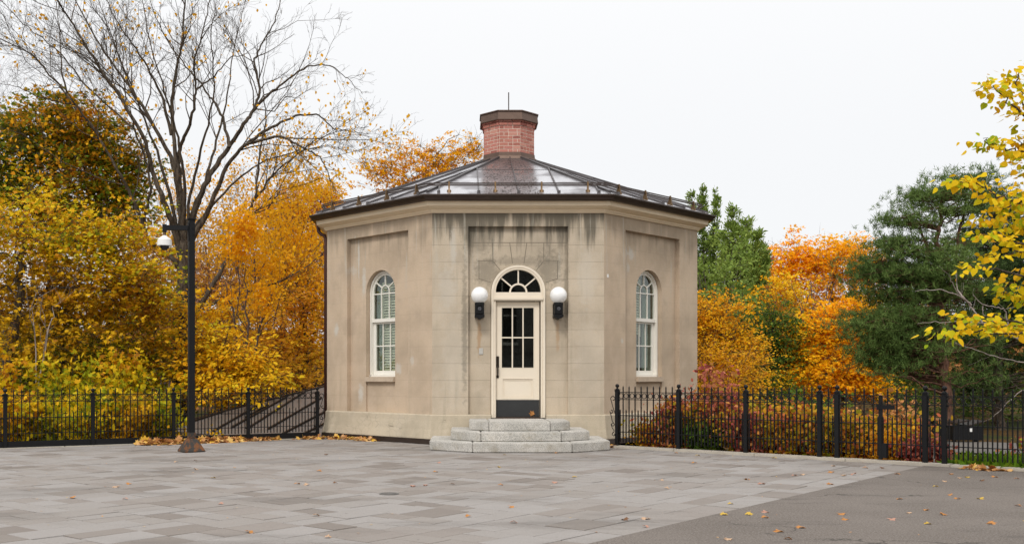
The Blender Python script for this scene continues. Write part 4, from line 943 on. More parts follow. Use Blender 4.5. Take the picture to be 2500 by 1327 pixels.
crown_tree('maple_tree', 'tall dark green and rust maple crown rising above the yellow maple on the left', 'tree',
    tr(120, 28, [(130, 760, 0), (125, 560, 0), (130, 420, 0), (140, 330, 0)]), .18,
    [bl(110, 330, 28, 140, 75, 60), bl(230, 350, 28, 95, 75, 42), bl(40, 400, 28, 110, 110, 40), bl(180, 450, 28, 165, 90, 70), bl(300, 440, 28, 70, 60, 24), bl(-60, 380, 28, 90, 110, 20), bl(220, 540, 28, 140, 60, 36), bl(60, 520, 28, 120, 50, 24), bl(150, 262, 28, 70, 16, 8), bl(320, 375, 28, 30, 20, 5)],
    'darkgreen', MAPLES, .14, 75, .42, 32, group='maples on the left', shell=.25)
crown_tree('maple_tree', 'lower green yellow maple hanging between the left trunk and the camera pole', 'tree',
    tr(250, 26, [(255, 900, 0), (265, 800, 0), (280, 700, 0)]), .10,
    [bl(120, 860, 25, 150, 90, 40), bl(300, 850, 25, 120, 100, 42), bl(370, 890, 25.5, 45, 70, 12), bl(330, 740, 26, 75, 80, 20), bl(30, 930, 25, 130, 80, 20), bl(220, 960, 24, 220, 60, 40)],
    'lime', MAPLES, .11, 62, .42, 33, group='maples on the left', shell=.2)
# --- ochre and orange trees between pole and pavilion
crown_tree('orange_tree', 'orange brown tree with dense top just left of the pavilion eave', 'tree',
    tr(690, 38, [(690, 800, 0), (700, 650, 0), (715, 520, 0)]), .16,
    [bl(740, 500, 38, 75, 50, 46), bl(680, 520, 38, 60, 55, 26), bl(790, 495, 38, 35, 35, 12), bl(700, 620, 38, 120, 90, 46), bl(790, 620, 38, 60, 120, 30), bl(640, 700, 38, 110, 90, 30)],
    'orange2', MAPLES, .15, 50, .48, 34, group='orange trees left of the pavilion')
crown_tree('orange_tree', 'tan orange tree low beside the pavilion wall and downspout', 'tree',
    tr(745, 29, [(748, 870, 0), (742, 780, 0), (735, 700, 0)]), .06,
    [bl(740, 800, 29, 75, 110, 46), bl(650, 830, 29, 80, 90, 36), bl(760, 700, 29, 50, 90, 22), bl(700, 900, 28, 120, 60, 36)],
    'tan', MAPLES, .11, 60, .42, 35, group='orange trees left of the pavilion', shell=.2)
crown_tree('yellow_tree', 'bright yellow sapling behind the low metal roof', 'tree',
    tr(540, 25, [(540, 930, 0), (545, 850, 0), (560, 800, 0)]), .04,
    [bl(520, 880, 25, 80, 70, 42), bl(600, 900, 25, 70, 55, 30), bl(500, 800, 26, 70, 60, 24), bl(570, 950, 24.5, 120, 35, 24)],
    'gold', OVAL*A3((1.1, 1.3)), .13, 50, .38, 36, shell=.2)
crown_tree('yellow_tree', 'yellow leaved sapling between the bare trunk and the pole', 'tree',
    tr(430, 30, [(430, 900, 0), (420, 800, 0)]), .05,
    [bl(400, 780, 30, 110, 80, 24), bl(490, 700, 30, 90, 70, 20), bl(370, 620, 30, 60, 70, 14), bl(505, 900, 26, 40, 60, 14)],
    'orange', MAPLES, .11, 50, .4, 37, shell=.2)
# far orange woods behind all that
for i, (px, py, Y, rx, ry, n, lf_, lb) in enumerate([(80, 640, 48, 160, 200, 70, 'ochre', 'far orange tree behind the yellow maple at the left edge'), (260, 660, 50, 140, 180, 70, 'ochre', 'far brown orange tree behind the lower maple'), (450, 700, 52, 130, 150, 60, 'tan', 'far tan tree behind the bare trunk'), (600, 690, 50, 120, 160, 60, 'orange', 'far orange tree behind the thin twiggy trees'), (740, 660, 52, 110, 150, 60, 'orange2', 'far brown tree hidden mostly by the orange crown beside the eave')]):
    crown_tree('forest_tree', lb, 'tree', tr(px, Y, [(px, 800, 0), (px, 640, 0)]), .22, [bl(px, py, Y, rx, ry, n), bl(px, py+170, Y, rx*1.1, 120, n//2)], lf_, MAPLES, .22, 55, .8, 40+i, group='far trees on the left', limbs=True, twigs=1, shell=.3)
crown_tree('orange_tree', 'golden orange maple whose top shows above the roof left of the chimney', 'tree',
    tr(1040, 38, [(1040, 800, 0), (1035, 600, 0), (1040, 450, 0)]), .2,
    [bl(1000, 425, 38, 90, 50, 46), bl(1080, 415, 38, 70, 45, 36), bl(930, 425, 38, 50, 35, 18), bl(960, 370, 38, 16, 22, 4), bl(1010, 365, 38, 14, 26, 5), bl(1060, 370, 38, 16, 24, 5), bl(1100, 365, 38, 12, 22, 4), bl(1155, 365, 38, 16, 28, 7), bl(1130, 395, 38, 50, 35, 16), bl(1020, 520, 38, 130, 70, 30)],
    'orange2', MAPLES, .13, 30, .34, 50, shell=.2, twigs=4)
# --- right side
def feather(name, label, px, Y, top, spires, seed, w=70):
    rg = np.random.default_rng(seed); x0 = (px-CX)*Y/F; z0 = gz(x0, Y); t = tag(empty(name, (x0, Y, z0)), label, 'tree', 'feathery green trees'); tb = Tubes(); P_, D_ = [], []
    for (sx_, sy_) in spires:
        tip = PX(sx_, sy_, Y+rg.normal()*.5); bs = A3((x0, Y, z0)); path = smooth_path([bs, PX(px+(sx_-px)*.6, 750, Y), tip], 14, rg, .06); tb.add(path, np.linspace(.12, .012, 14), 6)
        zz_ = tip[2]
        for j in range(130):
            s = rg.uniform(.0, 1)**.9; h_ = zz_*(1-.72*s); b = A3([np.interp(h_, path[:, 2], path[:, q]) for q in range(3)])
            a = rg.uniform(0, 2*np.pi); ln = (.10+.72*s)*w*Y/F*rg.uniform(.35, 1.3); d = A3((math.cos(a), math.sin(a), rg.uniform(.15, .95))); d /= np.linalg.norm(d)
            pts = np.stack([b, b+d*ln*.5, b+d*ln+A3((0, 0, .12*ln))]); tb.add(pts, (.018, .01, .004), 3)
            n = 34; q = rg.uniform(.2, 1.05, n)[:, None]; ps = b + d*ln*q + rg.normal(size=(n, 3))*(.05+.10*ln)*A3((1, 1, 1.2)); P_.append(ps); D_.append(np.tile(d, (n, 1)) + rg.normal(size=(n, 3))*.55 + A3((0, 0, .35)))
    tb.build('trunk', M['bark'], t); P_ = np.concatenate(P_); D_ = np.concatenate(D_)
    leaf_object('crown', P_, D_, .16*rg.uniform(.6, 1.4, len(P_)), SPRAY*A3((1.5, 1)), L['cedar'], t, rg)
feather('conifer', 'tall light green feathery conifer at the right end of the pavilion roof', 1725, 44, 440, [(1716, 447), (1745, 470), (1690, 470)], 61, 55)
feather('conifer', 'light green feathery conifer with several pointed tops right of the pavilion', 1800, 42, 505, [(1790, 507), (1822, 530), (1770, 560), (1852, 565), (1835, 640), (1868, 605)], 62, 85)
twig_tree(1745, 36, 590, 110, 63, 'grey brown bare twiggy tree beside the right pavilion wall', dens=.9, stems=4, leaves='cedar', nl=2600, lsize=.12)
twig_tree(1990, 38, 640, 110, 64, 'grey bare twiggy tree in the middle of the orange maples', dens=1.2, stems=4)
crown_tree('orange_tree', 'rust brown and golden tree beside the right pavilion wall', 'tree', tr(1760, 30, [(1765, 900, 0), (1762, 800, 0)]), .07,
    [bl(1750, 800, 30, 75, 75, 50), bl(1700, 830, 30, 60, 90, 30), bl(1800, 860, 30, 60, 70, 30), bl(1770, 920, 29.5, 90, 45, 30)], 'amber', OVAL*A3((1.5, 1)), .10, 85, .36, 65, shell=.1, group='orange trees on the right', twigs=4)
crown_tree('yellow_tree', 'low amber tree under the rust brown one right of the pavilion', 'tree', tr(1740, 27, [(1740, 940, 0), (1745, 890, 0)]), .05,
    [bl(1730, 890, 27, 60, 55, 26), bl(1800, 910, 27, 60, 45, 22), bl(1760, 960, 26.5, 110, 45, 26)], 'amber', OVAL*A3((1.4, 1)), .09, 60, .34, 66, shell=.1)
crown_tree('green_tree', 'slender mid green tree between the rust brown and the vivid orange tree', 'tree', tr(1880, 33, [(1880, 900, 0), (1885, 800, 0), (1890, 750, 0)]), .07,
    [bl(1890, 800, 33, 50, 70, 34), bl(1860, 870, 33, 60, 70, 34), bl(1920, 860, 33, 40, 70, 22), bl(1890, 950, 32, 70, 40, 18)], 'green', OVAL*A3((1.2, 1)), .11, 80, .40, 67, shell=.1)
crown_tree('orange_tree', 'broad orange maple crown at the back, highest of the orange trees on the right', 'tree', tr(2030, 48, [(2030, 800, 0), (2035, 700, 0), (2040, 640, 0)]), .25,
    [bl(1960, 640, 48, 60, 38, 36), bl(2040, 635, 48, 70, 42, 46), bl(2110, 650, 48, 45, 40, 26), bl(1900, 690, 48, 55, 55, 30), bl(2080, 720, 48, 80, 70, 46), bl(1960, 730, 48, 80, 70, 40), bl(2010, 595, 48, 14, 14, 3), bl(2070, 592, 48, 14, 14, 4), bl(1925, 605, 48, 25, 14, 5), bl(2100, 605, 48, 10, 12, 3), bl(1905, 640, 48, 14, 14, 3)],
    'vivid', MAPLES, .17, 60, .5, 68, shell=.15, group='orange trees on the right')
crown_tree('orange_tree', 'vivid orange maple in front, rounded and full, just left of the pine', 'tree', tr(2060, 33, [(2058, 930, 0), (2060, 850, 0), (2062, 790, 0)]), .10,
    [bl(2050, 790, 33, 80, 45, 50), bl(1990, 850, 33, 60, 60, 40), bl(2090, 850, 33, 75, 70, 50), bl(2010, 920, 32.5, 80, 45, 36), bl(2110, 930, 33, 60, 45, 26), bl(2075, 755, 33, 40, 25, 12)],
    'vivid', MAPLES, .12, 75, .36, 69, shell=.15, group='orange trees on the right')
crown_tree('orange_tree', 'pinkish red maple top peeking beside the green conifers', 'tree', tr(1885, 52, [(1885, 800, 0), (1885, 700, 0)]), .15, [bl(1885, 660, 52, 22, 32, 12), bl(1860, 700, 52, 40, 40, 12)], 'red', MAPLES, .18, 60, .5, 70, group='orange trees on the right')
crown_tree('yellow_tree', 'golden tree low behind the slender green tree', 'tree', tr(1900, 40, [(1905, 900, 0), (1905, 800, 0)]), .10, [bl(1900, 740, 40, 50, 70, 30), bl(1930, 860, 38, 70, 80, 30), bl(1850, 900, 38, 60, 60, 20)], 'gold', MAPLES, .14, 60, .45, 71, shell=.2)
for i, (px, py, Y, rx, ry, n, lf_, lb) in enumerate([(2190, 930, 38, 90, 60, 30, 'green', 'dark green bush in the shade left of the pine trunk'), (2260, 900, 42, 90, 90, 30, 'orange', 'orange bush glowing behind the pine trunk'), (2390, 930, 40, 80, 80, 30, 'orange', 'orange bush under the pine right of its trunk'), (2330, 990, 36, 120, 40, 26, 'green', 'low dark green bush behind the dark bins'), (2470, 970, 37, 110, 70, 34, 'green', 'wide dark green bush at the right edge under the pines'), (2060, 960, 40, 110, 50, 24, 'brown', 'brown bush low under the vivid orange maple'), (1850, 950, 38, 110, 60, 30, 'lime', 'yellow green bush low between the trees behind the right fence')]):
    crown_tree('bush', lb, 'bush', tr(px, Y, [(px, py+30, 0), (px, py, 0)]), .04, [bl(px, py, Y, rx, ry, n)], lf_, MAPLES, .13, 60, .45, 120+i, group='bushes under the trees on the right', shell=.1, twigs=2)
def pine(name, label, trunkpts, rad, pads, leaf, seed, Y, bark='pinebark', nt=2.2, extra=()):
    rg = np.random.default_rng(seed); x0 = trunkpts[0][0]; t = tag(empty(name, trunkpts[0]), label, 'tree', 'pine trees'); tb = Tubes()
    tp = smooth_path(trunkpts, 5*len(trunkpts), rg, .04); tb.add(tp, np.linspace(rad, rad*.25, len(tp)), 10); s = Y/F
    for e_ in extra: tb.add(smooth_path(e_, 12, rg, .03), np.linspace(rad*.4, .02, 12), 6)
    P_, D_ = [], []
    for (px, py, rx, ry, n) in pads:
        cl = in_ell(rg, n, P(px, py, Y), (rx*s, rx*s*.9, ry*s), .35)
        cl[:, 1] += np.where((np.abs(cl[:, 0]-tp[0][0]) < .5) & (cl[:, 2] < 3.2) & (cl[:, 1] < Y+.3), 1.6, 0)
        for c in cl:
            hz = np.linalg.norm(tp[:, :2]-c[:2], axis=1); i = int(np.argmin(np.abs(tp[:, 2]-(c[2]-.25*hz)))); i = max(2, i); b = tp[i]
            path = smooth_path([b, (b+c)/2+rg.normal(size=3)*.12, c], 6, rg, .05); tb.add(path, np.linspace(min(.05, .012*np.linalg.norm(c-b)+.01), .008, 6), 4)
            m = int(rg.uniform(.6, 1.4)*22); ct = c + rg.normal(size=(m, 3))*A3((.36, .32, .09)); k = 15
            for q in ct[:4]: tb.add(np.stack([c, q]), (.008, .004), 3)
            dirs = rg.normal(size=(m, k, 3)) + A3((0, 0, .9)); pos = np.repeat(ct[:, None, :], k, 1) + rg.normal(size=(m, k, 3))*.03
            P_.append(pos.reshape(-1, 3)); D_.append(dirs.reshape(-1, 3))
    tb.build('trunk', M[bark], t); P_ = np.concatenate(P_); D_ = np.concatenate(D_)
    leaf_object('crown', P_, D_, .115*rg.uniform(.7, 1.3, len(P_)), NEEDLE*A3((nt, 1)), L[leaf], t, rg, 0)
pine('pine_tree', 'tall dark green pine with reddish trunk standing behind the gate posts', tr(2312, 25, [(2308, 950, 0), (2300, 850, 0), (2296, 760, 0), (2290, 660, 0), (2292, 560, 0), (2300, 490, 0)]), .14,
    [(2340, 440, 50, 20, 12), (2385, 425, 12, 12, 3), (2270, 482, 60, 20, 13), (2370, 500, 50, 34, 9), (2225, 540, 55, 18, 12), (2205, 590, 50, 12, 8), (2170, 610, 18, 8, 3), (2320, 520, 50, 14, 6), (2330, 590, 80, 12, 6), (2240, 650, 120, 42, 48), (2120, 640, 25, 25, 5), (2180, 700, 85, 50, 40), (2330, 690, 90, 60, 26), (2175, 790, 95, 40, 44), (2150, 850, 55, 22, 16), (2260, 780, 90, 40, 20), (2150, 830, 60, 30, 14), (2220, 860, 90, 40, 24), (2170, 900, 70, 30, 12), (2370, 800, 90, 50, 16), (2340, 900, 80, 40, 10)], 'pine', 81, 25,
    extra=[[PX(2296, 760, 25), PX(2330, 640, 25), PX(2350, 540, 25), PX(2355, 470, 25)], [PX(2300, 660, 25), PX(2260, 590, 25), PX(2235, 550, 25)]])
pine('pine_tree', 'darker pine further back at the right edge', tr(2440, 33, [(2440, 950, 0), (2440, 700, 0), (2435, 520, 0)]), .18,
    [(2440, 500, 60, 35, 18), (2420, 580, 90, 50, 40), (2490, 640, 90, 60, 50), (2410, 690, 110, 55, 56), (2490, 780, 110, 70, 60), (2400, 830, 100, 60, 40), (2470, 910, 120, 50, 50), (2380, 940, 90, 40, 20), (2540, 560, 60, 80, 30), (2330, 760, 60, 60, 20)], 'pine2', 82, 33, bark='bark', nt=3.2)
# near tree with large yellow leaves, trunk just outside the right edge
def linden():
    rg = np.random.default_rng(91); x0, y0 = 8.9, 14.6; t = tag(empty('linden_tree', (x0, y0, gz(x0, y0))), 'near tree with large bright yellow leaves entering at the right edge', 'tree'); tb = Tubes()
    tk = smooth_path([(x0, y0, gz(x0, y0)-.1), (x0, y0, 2), (x0-.05, y0, 4), (x0-.1, y0, 6.4)], 16, rg, .02); tb.add(tk, np.linspace(.13, .03, 16), 10); P_, D_ = [], []
    def branch(pp, Y, n, r=.02, dens=1.0):
        b = tk[np.argmin(np.abs(tk[:, 2]-P(pp[0][0], pp[0][1], Y)[2]))]
        path = smooth_path([b]+[PX(x, y, Y) for x, y in pp], 5*len(pp)+5, rg, .02); tb.add(path, np.linspace(r, .005, len(path)), 5)
        sg = path[len(path)//6:]
        for _ in range(int(n*1.9)):
            i = rg.integers(0, len(sg)-1); q = sg[i]+(sg[i+1]-sg[i])*rg.random(); tdir = sg[i+1]-sg[i]; tdir /= np.linalg.norm(tdir)+1e-9
            off = rg.normal(size=3)*A3((.12, .14, .06)); tw = q+off*A3((1, 1, .6)); P_.append(tw); D_.append(tdir*.6 + off*5 + rg.normal(size=3)*.45 + A3((0, 0, -.75)))
    for pp, n, Y in [([(2560, 300), (2500, 250), (2480, 200), (2490, 175)], 90, 13.6), ([(2540, 330), (2480, 260), (2430, 215), (2408, 208)], 70, 13.5), ([(2540, 380), (2470, 370), (2420, 350), (2400, 338)], 55, 13.3), ([(2550, 450), (2480, 500), (2420, 470), (2370, 440), (2340, 450)], 85, 13.3),
                  ([(2560, 520), (2490, 490), (2430, 520), (2410, 545)], 80, 13.6), ([(2560, 450), (2510, 400), (2480, 330)], 100, 13.9), ([(2560, 610), (2480, 590), (2420, 570), (2395, 572)], 55, 13.2), ([(2560, 560), (2500, 540), (2460, 560)], 75, 13.9),
                  ([(2560, 640), (2500, 610), (2440, 625), (2400, 620)], 22, 13.2), ([(2560, 700), (2500, 660), (2460, 700), (2450, 720)], 65, 13.5), ([(2560, 690), (2420, 655), (2380, 650), (2345, 655)], 16, 13.0), ([(2560, 740), (2510, 720), (2490, 760)], 40, 13.7), 
                  ([(2570, 800), (2500, 810), (2420, 790), (2400, 800)], 85, 13.0), ([(2560, 815), (2440, 810), (2350, 800), (2290, 815)], 45, 12.8), ([(2560, 800), (2440, 775), (2380, 770), (2330, 775)], 26, 12.9), ([(2570, 770), (2520, 780), (2480, 800)], 45, 13.2), ([(2580, 600), (2530, 500), (2500, 450)], 80, 14.2), ([(2600, 400), (2560, 250), (2540, 150)], 70, 14.4)]: branch(pp, Y, n)
    tb.build('trunk', M['bark'], t); P_ = np.array(P_); D_ = np.array(D_); n = len(P_)
    up = A3((0, -.55, .8)) + rg.normal(size=(n, 3))*.45
    leaf_object('crown', P_, D_, .076*rg.uniform(.5, 1.45, n), HEART, L['linden'], t, rg, .35, up=up)
linden()
def dead_tree():
    rg = np.random.default_rng(92); Y = 17.5; x0 = (2540-CX)*Y/F; t = tag(empty('dead_tree', (x0, Y, gz(x0, Y))), 'pale grey leafless branches reaching in from the right edge in front of the pines', 'tree'); tb = Tubes(); tips = []
    tk = smooth_path([(x0, Y, gz(x0, Y)-.1), PX(2545, 900, Y), PX(2530, 820, Y), PX(2520, 700, Y)], 10, rg, .02); tb.add(tk, np.linspace(.06, .03, 10), 7)
    for pp, r in (([(2540, 850), (2490, 828), (2455, 815), (2400, 795), (2370, 745), (2340, 720), (2325, 690), (2320, 672)], .022), ([(2370, 745), (2350, 725), (2336, 705), (2335, 660)], .02), ([(2340, 722), (2300, 706), (2262, 708), (2235, 710)], .011), ([(2540, 830), (2470, 795), (2380, 786), (2290, 785), (2240, 790)], .015),
                  ([(2460, 800), (2455, 755), (2430, 750), (2400, 745), (2375, 720)], .014), ([(2400, 745), (2398, 762), (2425, 785)], .01), ([(2540, 890), (2470, 880), (2400, 860), (2330, 835)], .012), ([(2530, 740), (2490, 745), (2455, 755)], .014), ([(2540, 940), (2480, 960), (2430, 1015), (2400, 1030)], .010)):
        path = smooth_path([PX(x, y, Y+rg.normal()*.05) for x, y in pp], 4*len(pp), rg, .008); tb.add(path, np.linspace(r, .004, len(path)), 6); sprout(tb, path, r*.4, .003, 2, rg, tips, .5, .15, .35)
    tb.build('trunk', M['palebark'], t)
dead_tree()
for i, (px, py, Y, rx, ry, n, lf_, lb) in enumerate([(2180, 830, 58, 150, 140, 60, 'orange', 'far orange tree behind the front pine'), (2400, 850, 56, 160, 120, 60, 'orange', 'far orange tree glimpsed under the pines at the right'), (1980, 840, 60, 140, 110, 46, 'brown', 'far brown tree behind the vivid orange maple'), (1780, 780, 60, 120, 140, 46, 'brown', 'far brown tree behind the feathery conifers'), (2560, 800, 55, 150, 180, 50, 'green', 'far green tree beyond the right edge pine')]):
    crown_tree('forest_tree', lb, 'tree', tr(px, Y, [(px, 860, 0), (px, py, 0)]), .2, [bl(px, py, Y, rx, ry, n), bl(px, py+90, Y, rx, 60, n//2)], lf_, MAPLES, .24, 55, .9, 95+i, group='far trees on the right', shell=.3, twigs=1)
# --- shrubs behind the fences: each a plant of its own
def shrub(x, y, h, w, leaf, seed, label, group, tmpl=OVAL, ls=.07, n=700, stems=9, red=None):
    rg = np.random.default_rng(seed); z0 = gz(x, y); t = tag(empty('shrub', (x, y, z0)), label, 'shrub', group); tb = Tubes(); P_, D_ = [], []
    for i in range(stems):
        a = rg.uniform(0, 6.28); ln = h*rg.uniform(.6, 1.05); d = A3((math.cos(a)*w*rg.uniform(.2, 1), math.sin(a)*w*rg.uniform(.2, 1)*.7, ln)); q = np.linspace(0, 1, 6)[:, None]
        path = A3((x, y, z0)) + d*q*A3((1, 1, 1)) + A3((0, 0, -.12*h))*q**3 + rg.normal(size=(6, 3))*.02; tb.add(path, np.linspace(.010, .003, 6), 4)
        k = n//stems; qq = rg.uniform(.12, 1.05, k); ii = np.clip((qq*5).astype(int), 0, 4); ps = path[ii] + (path[ii+1]-path[ii])*(qq*5-ii)[:, None] + rg.normal(size=(k, 3))*A3((.11, .10, .08)); P_.append(ps); D_.append(rg.normal(size=(k, 3)) + A3((0, 0, -.35)))
    tb.build('stem', M['bark'], t); P_ = np.concatenate(P_); P_[:, 2] = np.maximum(P_[:, 2], z0+.02); D_ = np.concatenate(D_)
    leaf_object('foliage', P_, D_, ls*rg.uniform(.6, 1.4, len(P_)), tmpl*A3((1.25, 1)), L[leaf], t, rg)
RG = 'shrubs behind the right fence'
def behind_r(px, d): p = onr(px); return p[0]+HR[0]*d, p[1]+HR[1]*d
sh = [(1560, .5, .62, .35, 'mixed', 'low green and pink shrub against the right pavilion wall'), (1600, .55, 1.2, .3, 'red', 'dark red shrub climbing the right pavilion wall below the window'), (1650, .6, 1.05, .5, 'mixed', 'dark red leaved shrub behind the second post of the right fence'),
      (1700, .8, 1.75, .5, 'red', 'tall red shrub at the corner of the pavilion'), (1690, .4, .6, .4, 'green', 'low green plant at the foot of the tall red shrub'), (1760, .7, .95, .5, 'mixed', 'orange and red shrub behind the third fence panel'), (1800, .5, .8, .4, 'red', 'reddish shrub beside the middle fence post'),
      (1850, .7, 1.0, .5, 'mixed', 'pink and ochre shrub just right of the middle fence post'), (1900, .6, .9, .5, 'mixed', 'mixed yellow and red shrub left of the gate'), (1950, .8, 1.0, .5, 'mixed', 'green and orange shrub left of the gate'), (1990, .5, .75, .4, 'mixed', 'orange shrub behind the pair of posts at the gate'),
      (2040, .6, .85, .4, 'mixed', 'tangled orange and pink shrub behind the left gate leaf'), (2090, .8, .8, .45, 'mixed', 'pink and yellow shrub behind the middle of the gate'), (2130, .5, .6, .4, 'tan', 'low tan shrub at the foot of the gate'), (2180, .8, .7, .4, 'mixed', 'rosy shrub behind the right gate leaf'), (2225, .5, .45, .3, 'red', 'small red plant beside the right gate post'), (1740, 1.6, 1.1, .7, 'mixed', 'orange shrub one row behind the tall red shrub'), (1880, 1.8, 1.2, .7, 'green', 'dark green shrub one row behind the pink red one'), (2020, 1.8, 1.0, .7, 'orange', 'orange shrub one row behind the gate posts')]
for i, (px, d, h, w_, lf_, lb) in enumerate(sh): x, y = behind_r(px, d); shrub(x, y, h, w_, lf_, 200+i, lb, RG, ls=.075, n=1500, stems=14)
for i, (px, c) in enumerate([(2470, 'red'), (2500, 'lime')]): x, y = behind_r(px, .9); shrub(x, y, .5, .3, c, 230+i, 'small %s plant behind the fence at the right edge' % ('pink' if c == 'red' else 'yellow green'), RG, ls=.06, n=400)
LG = 'undergrowth shrubs behind the left fence'
for i, (t_, d, h, lf_, lb) in enumerate([(-.12, .9, 1.0, 'lime', 'green shrub behind the leftmost fence post'), (.05, 1.0, 1.2, 'yellowgreen', 'yellow green shrub in the first full panel of the left fence'), (.17, .8, .9, 'lime', 'bright green low shrub in the first full panel'), (.28, 1.1, 1.3, 'yellowgreen', 'ochre green shrub behind the second post from the left'), (.38, .8, 1.0, 'ochre', 'brownish shrub behind the second full panel'), (.48, 1.0, 1.1, 'lime', 'lime shrub left of the camera pole'), (.55, .6, .6, 'gold', 'small golden shrub right behind the camera pole'), (.70, 1.2, .6, 'gold', 'golden sapling leaves in front of the low metal roof'), (.0, 2.6, 2.0, 'yellowgreen', 'taller yellow green shrub deep behind the left end of the fence'), (.22, 2.6, 2.0, 'lime', 'taller lime shrub deep behind the second post'), (.42, 2.8, 2.2, 'yellowgreen', 'taller yellow green shrub deep behind the camera pole')]):
    p = lerp(*LF, t_); x, y = p[0]+HL[0]*d, p[1]+HL[1]*d
    if i in (6, 7): shrub(x, y, h, .3, lf_, 250+i, lb, LG, ls=.09, n=90, stems=5)
    else: shrub(x, y, h+(gz(p[0], p[1])-gz(x, y)), .75, lf_, 250+i, lb, LG, MAPLES, .085, 2000, 20)
# strappy green plants behind the right end of the fence
rg = np.random.default_rng(300); P_, D_ = [], []
for _ in range(170):
    px = rg.uniform(2310, 2620); d = rg.uniform(.12, .75)**1; x, y = behind_r(px, d); n = rg.integers(8, 16); z = gz(x, y)
    P_.append(A3((x, y, z)) + rg.normal(size=(n, 3))*A3((.03, .03, 0))); D_.append(rg.normal(size=(n, 3))*A3((.6, .6, .1)) + A3((0, 0, 1)))
P_ = np.concatenate(P_); D_ = np.concatenate(D_)
o = leaf_object('ground_cover', P_, D_, rg.uniform(.12, .30, len(P_)), BLADE*A3((3, 1)), L['grass'], None, rg, .9); tag(o, 'bright green strappy ground cover behind the right end of the fence', 'plants', kind='stuff')
def litter(name, pts, n, sz, label, spread, zs, seed):
    rg = np.random.default_rng(seed); P_ = []
    for _ in range(n):
        a = rg.random(); i = min(int(a*(len(pts)-1)), len(pts)-2); f = a*(len(pts)-1)-i; p = A3(pts[i])*(1-f)+A3(pts[i+1])*f
        q = rg.normal(size=3)*A3((spread, spread, 0)); h = max(0, 1-np.linalg.norm(q)/(2*spread)); P_.append(p+q+A3((0, 0, .015+zs*h*rg.random())))
    P_ = np.array(P_); D_ = rg.normal(size=(n, 3))*A3((1, 1, .4)); up = A3((0, 0, 1)) + rg.normal(size=(n, 3))*.45
    tag(leaf_object(name, P_, D_, sz*rg.uniform(.6, 1.25, n), MAPLE, L['litter'], None, rg, .5, up=up), label, 'leaves', kind='stuff')
def onl(t, d): p = lerp(*LF, t); return (p[0]+HL[0]*d, p[1]+HL[1]*d, 0)
litter('leaf_pile', [onl(.39, -.22), onl(.5, -.28), onl(.62, -.27), onl(.72, -.2)], 900, .105, 'drift of dry fallen leaves along the left fence around the pole base', .11, .10, 301)
litter('leaf_pile', [onl(.74, -.17), onl(.85, -.15)], 170, .08, 'thin line of dry leaves under the last left fence panel', .05, .03, 302)
litter('leaf_pile', [onl(.93, -.22), onl(1.02, -.3), (-2.45, 20.75, 0), (-2.0, 20.4, 0), (-1.75, 20.15, 0)], 330, .085, 'dry leaves heaped at the foot of the left pavilion wall', .09, .05, 303)
litter('leaf_pile', [(2.55, 18.35, 0), (2.75, 18.3, 0)], 60, .08, 'small heap of orange leaves between the steps and the right fence', .06, .03, 304)
litter('leaf_pile', [(*behind_r(1560, .15), -.06), (*behind_r(2650, .18), -.06)], 1500, .09, 'fallen leaves lying under the shrubs behind the right fence', .10, .04, 305)
litter('leaf_pile', [(*behind_r(2380, -.28), 0), (*behind_r(2480, -.25), 0)], 60, .09, 'short row of orange leaves against the kerb near the right edge', .05, .02, 306)
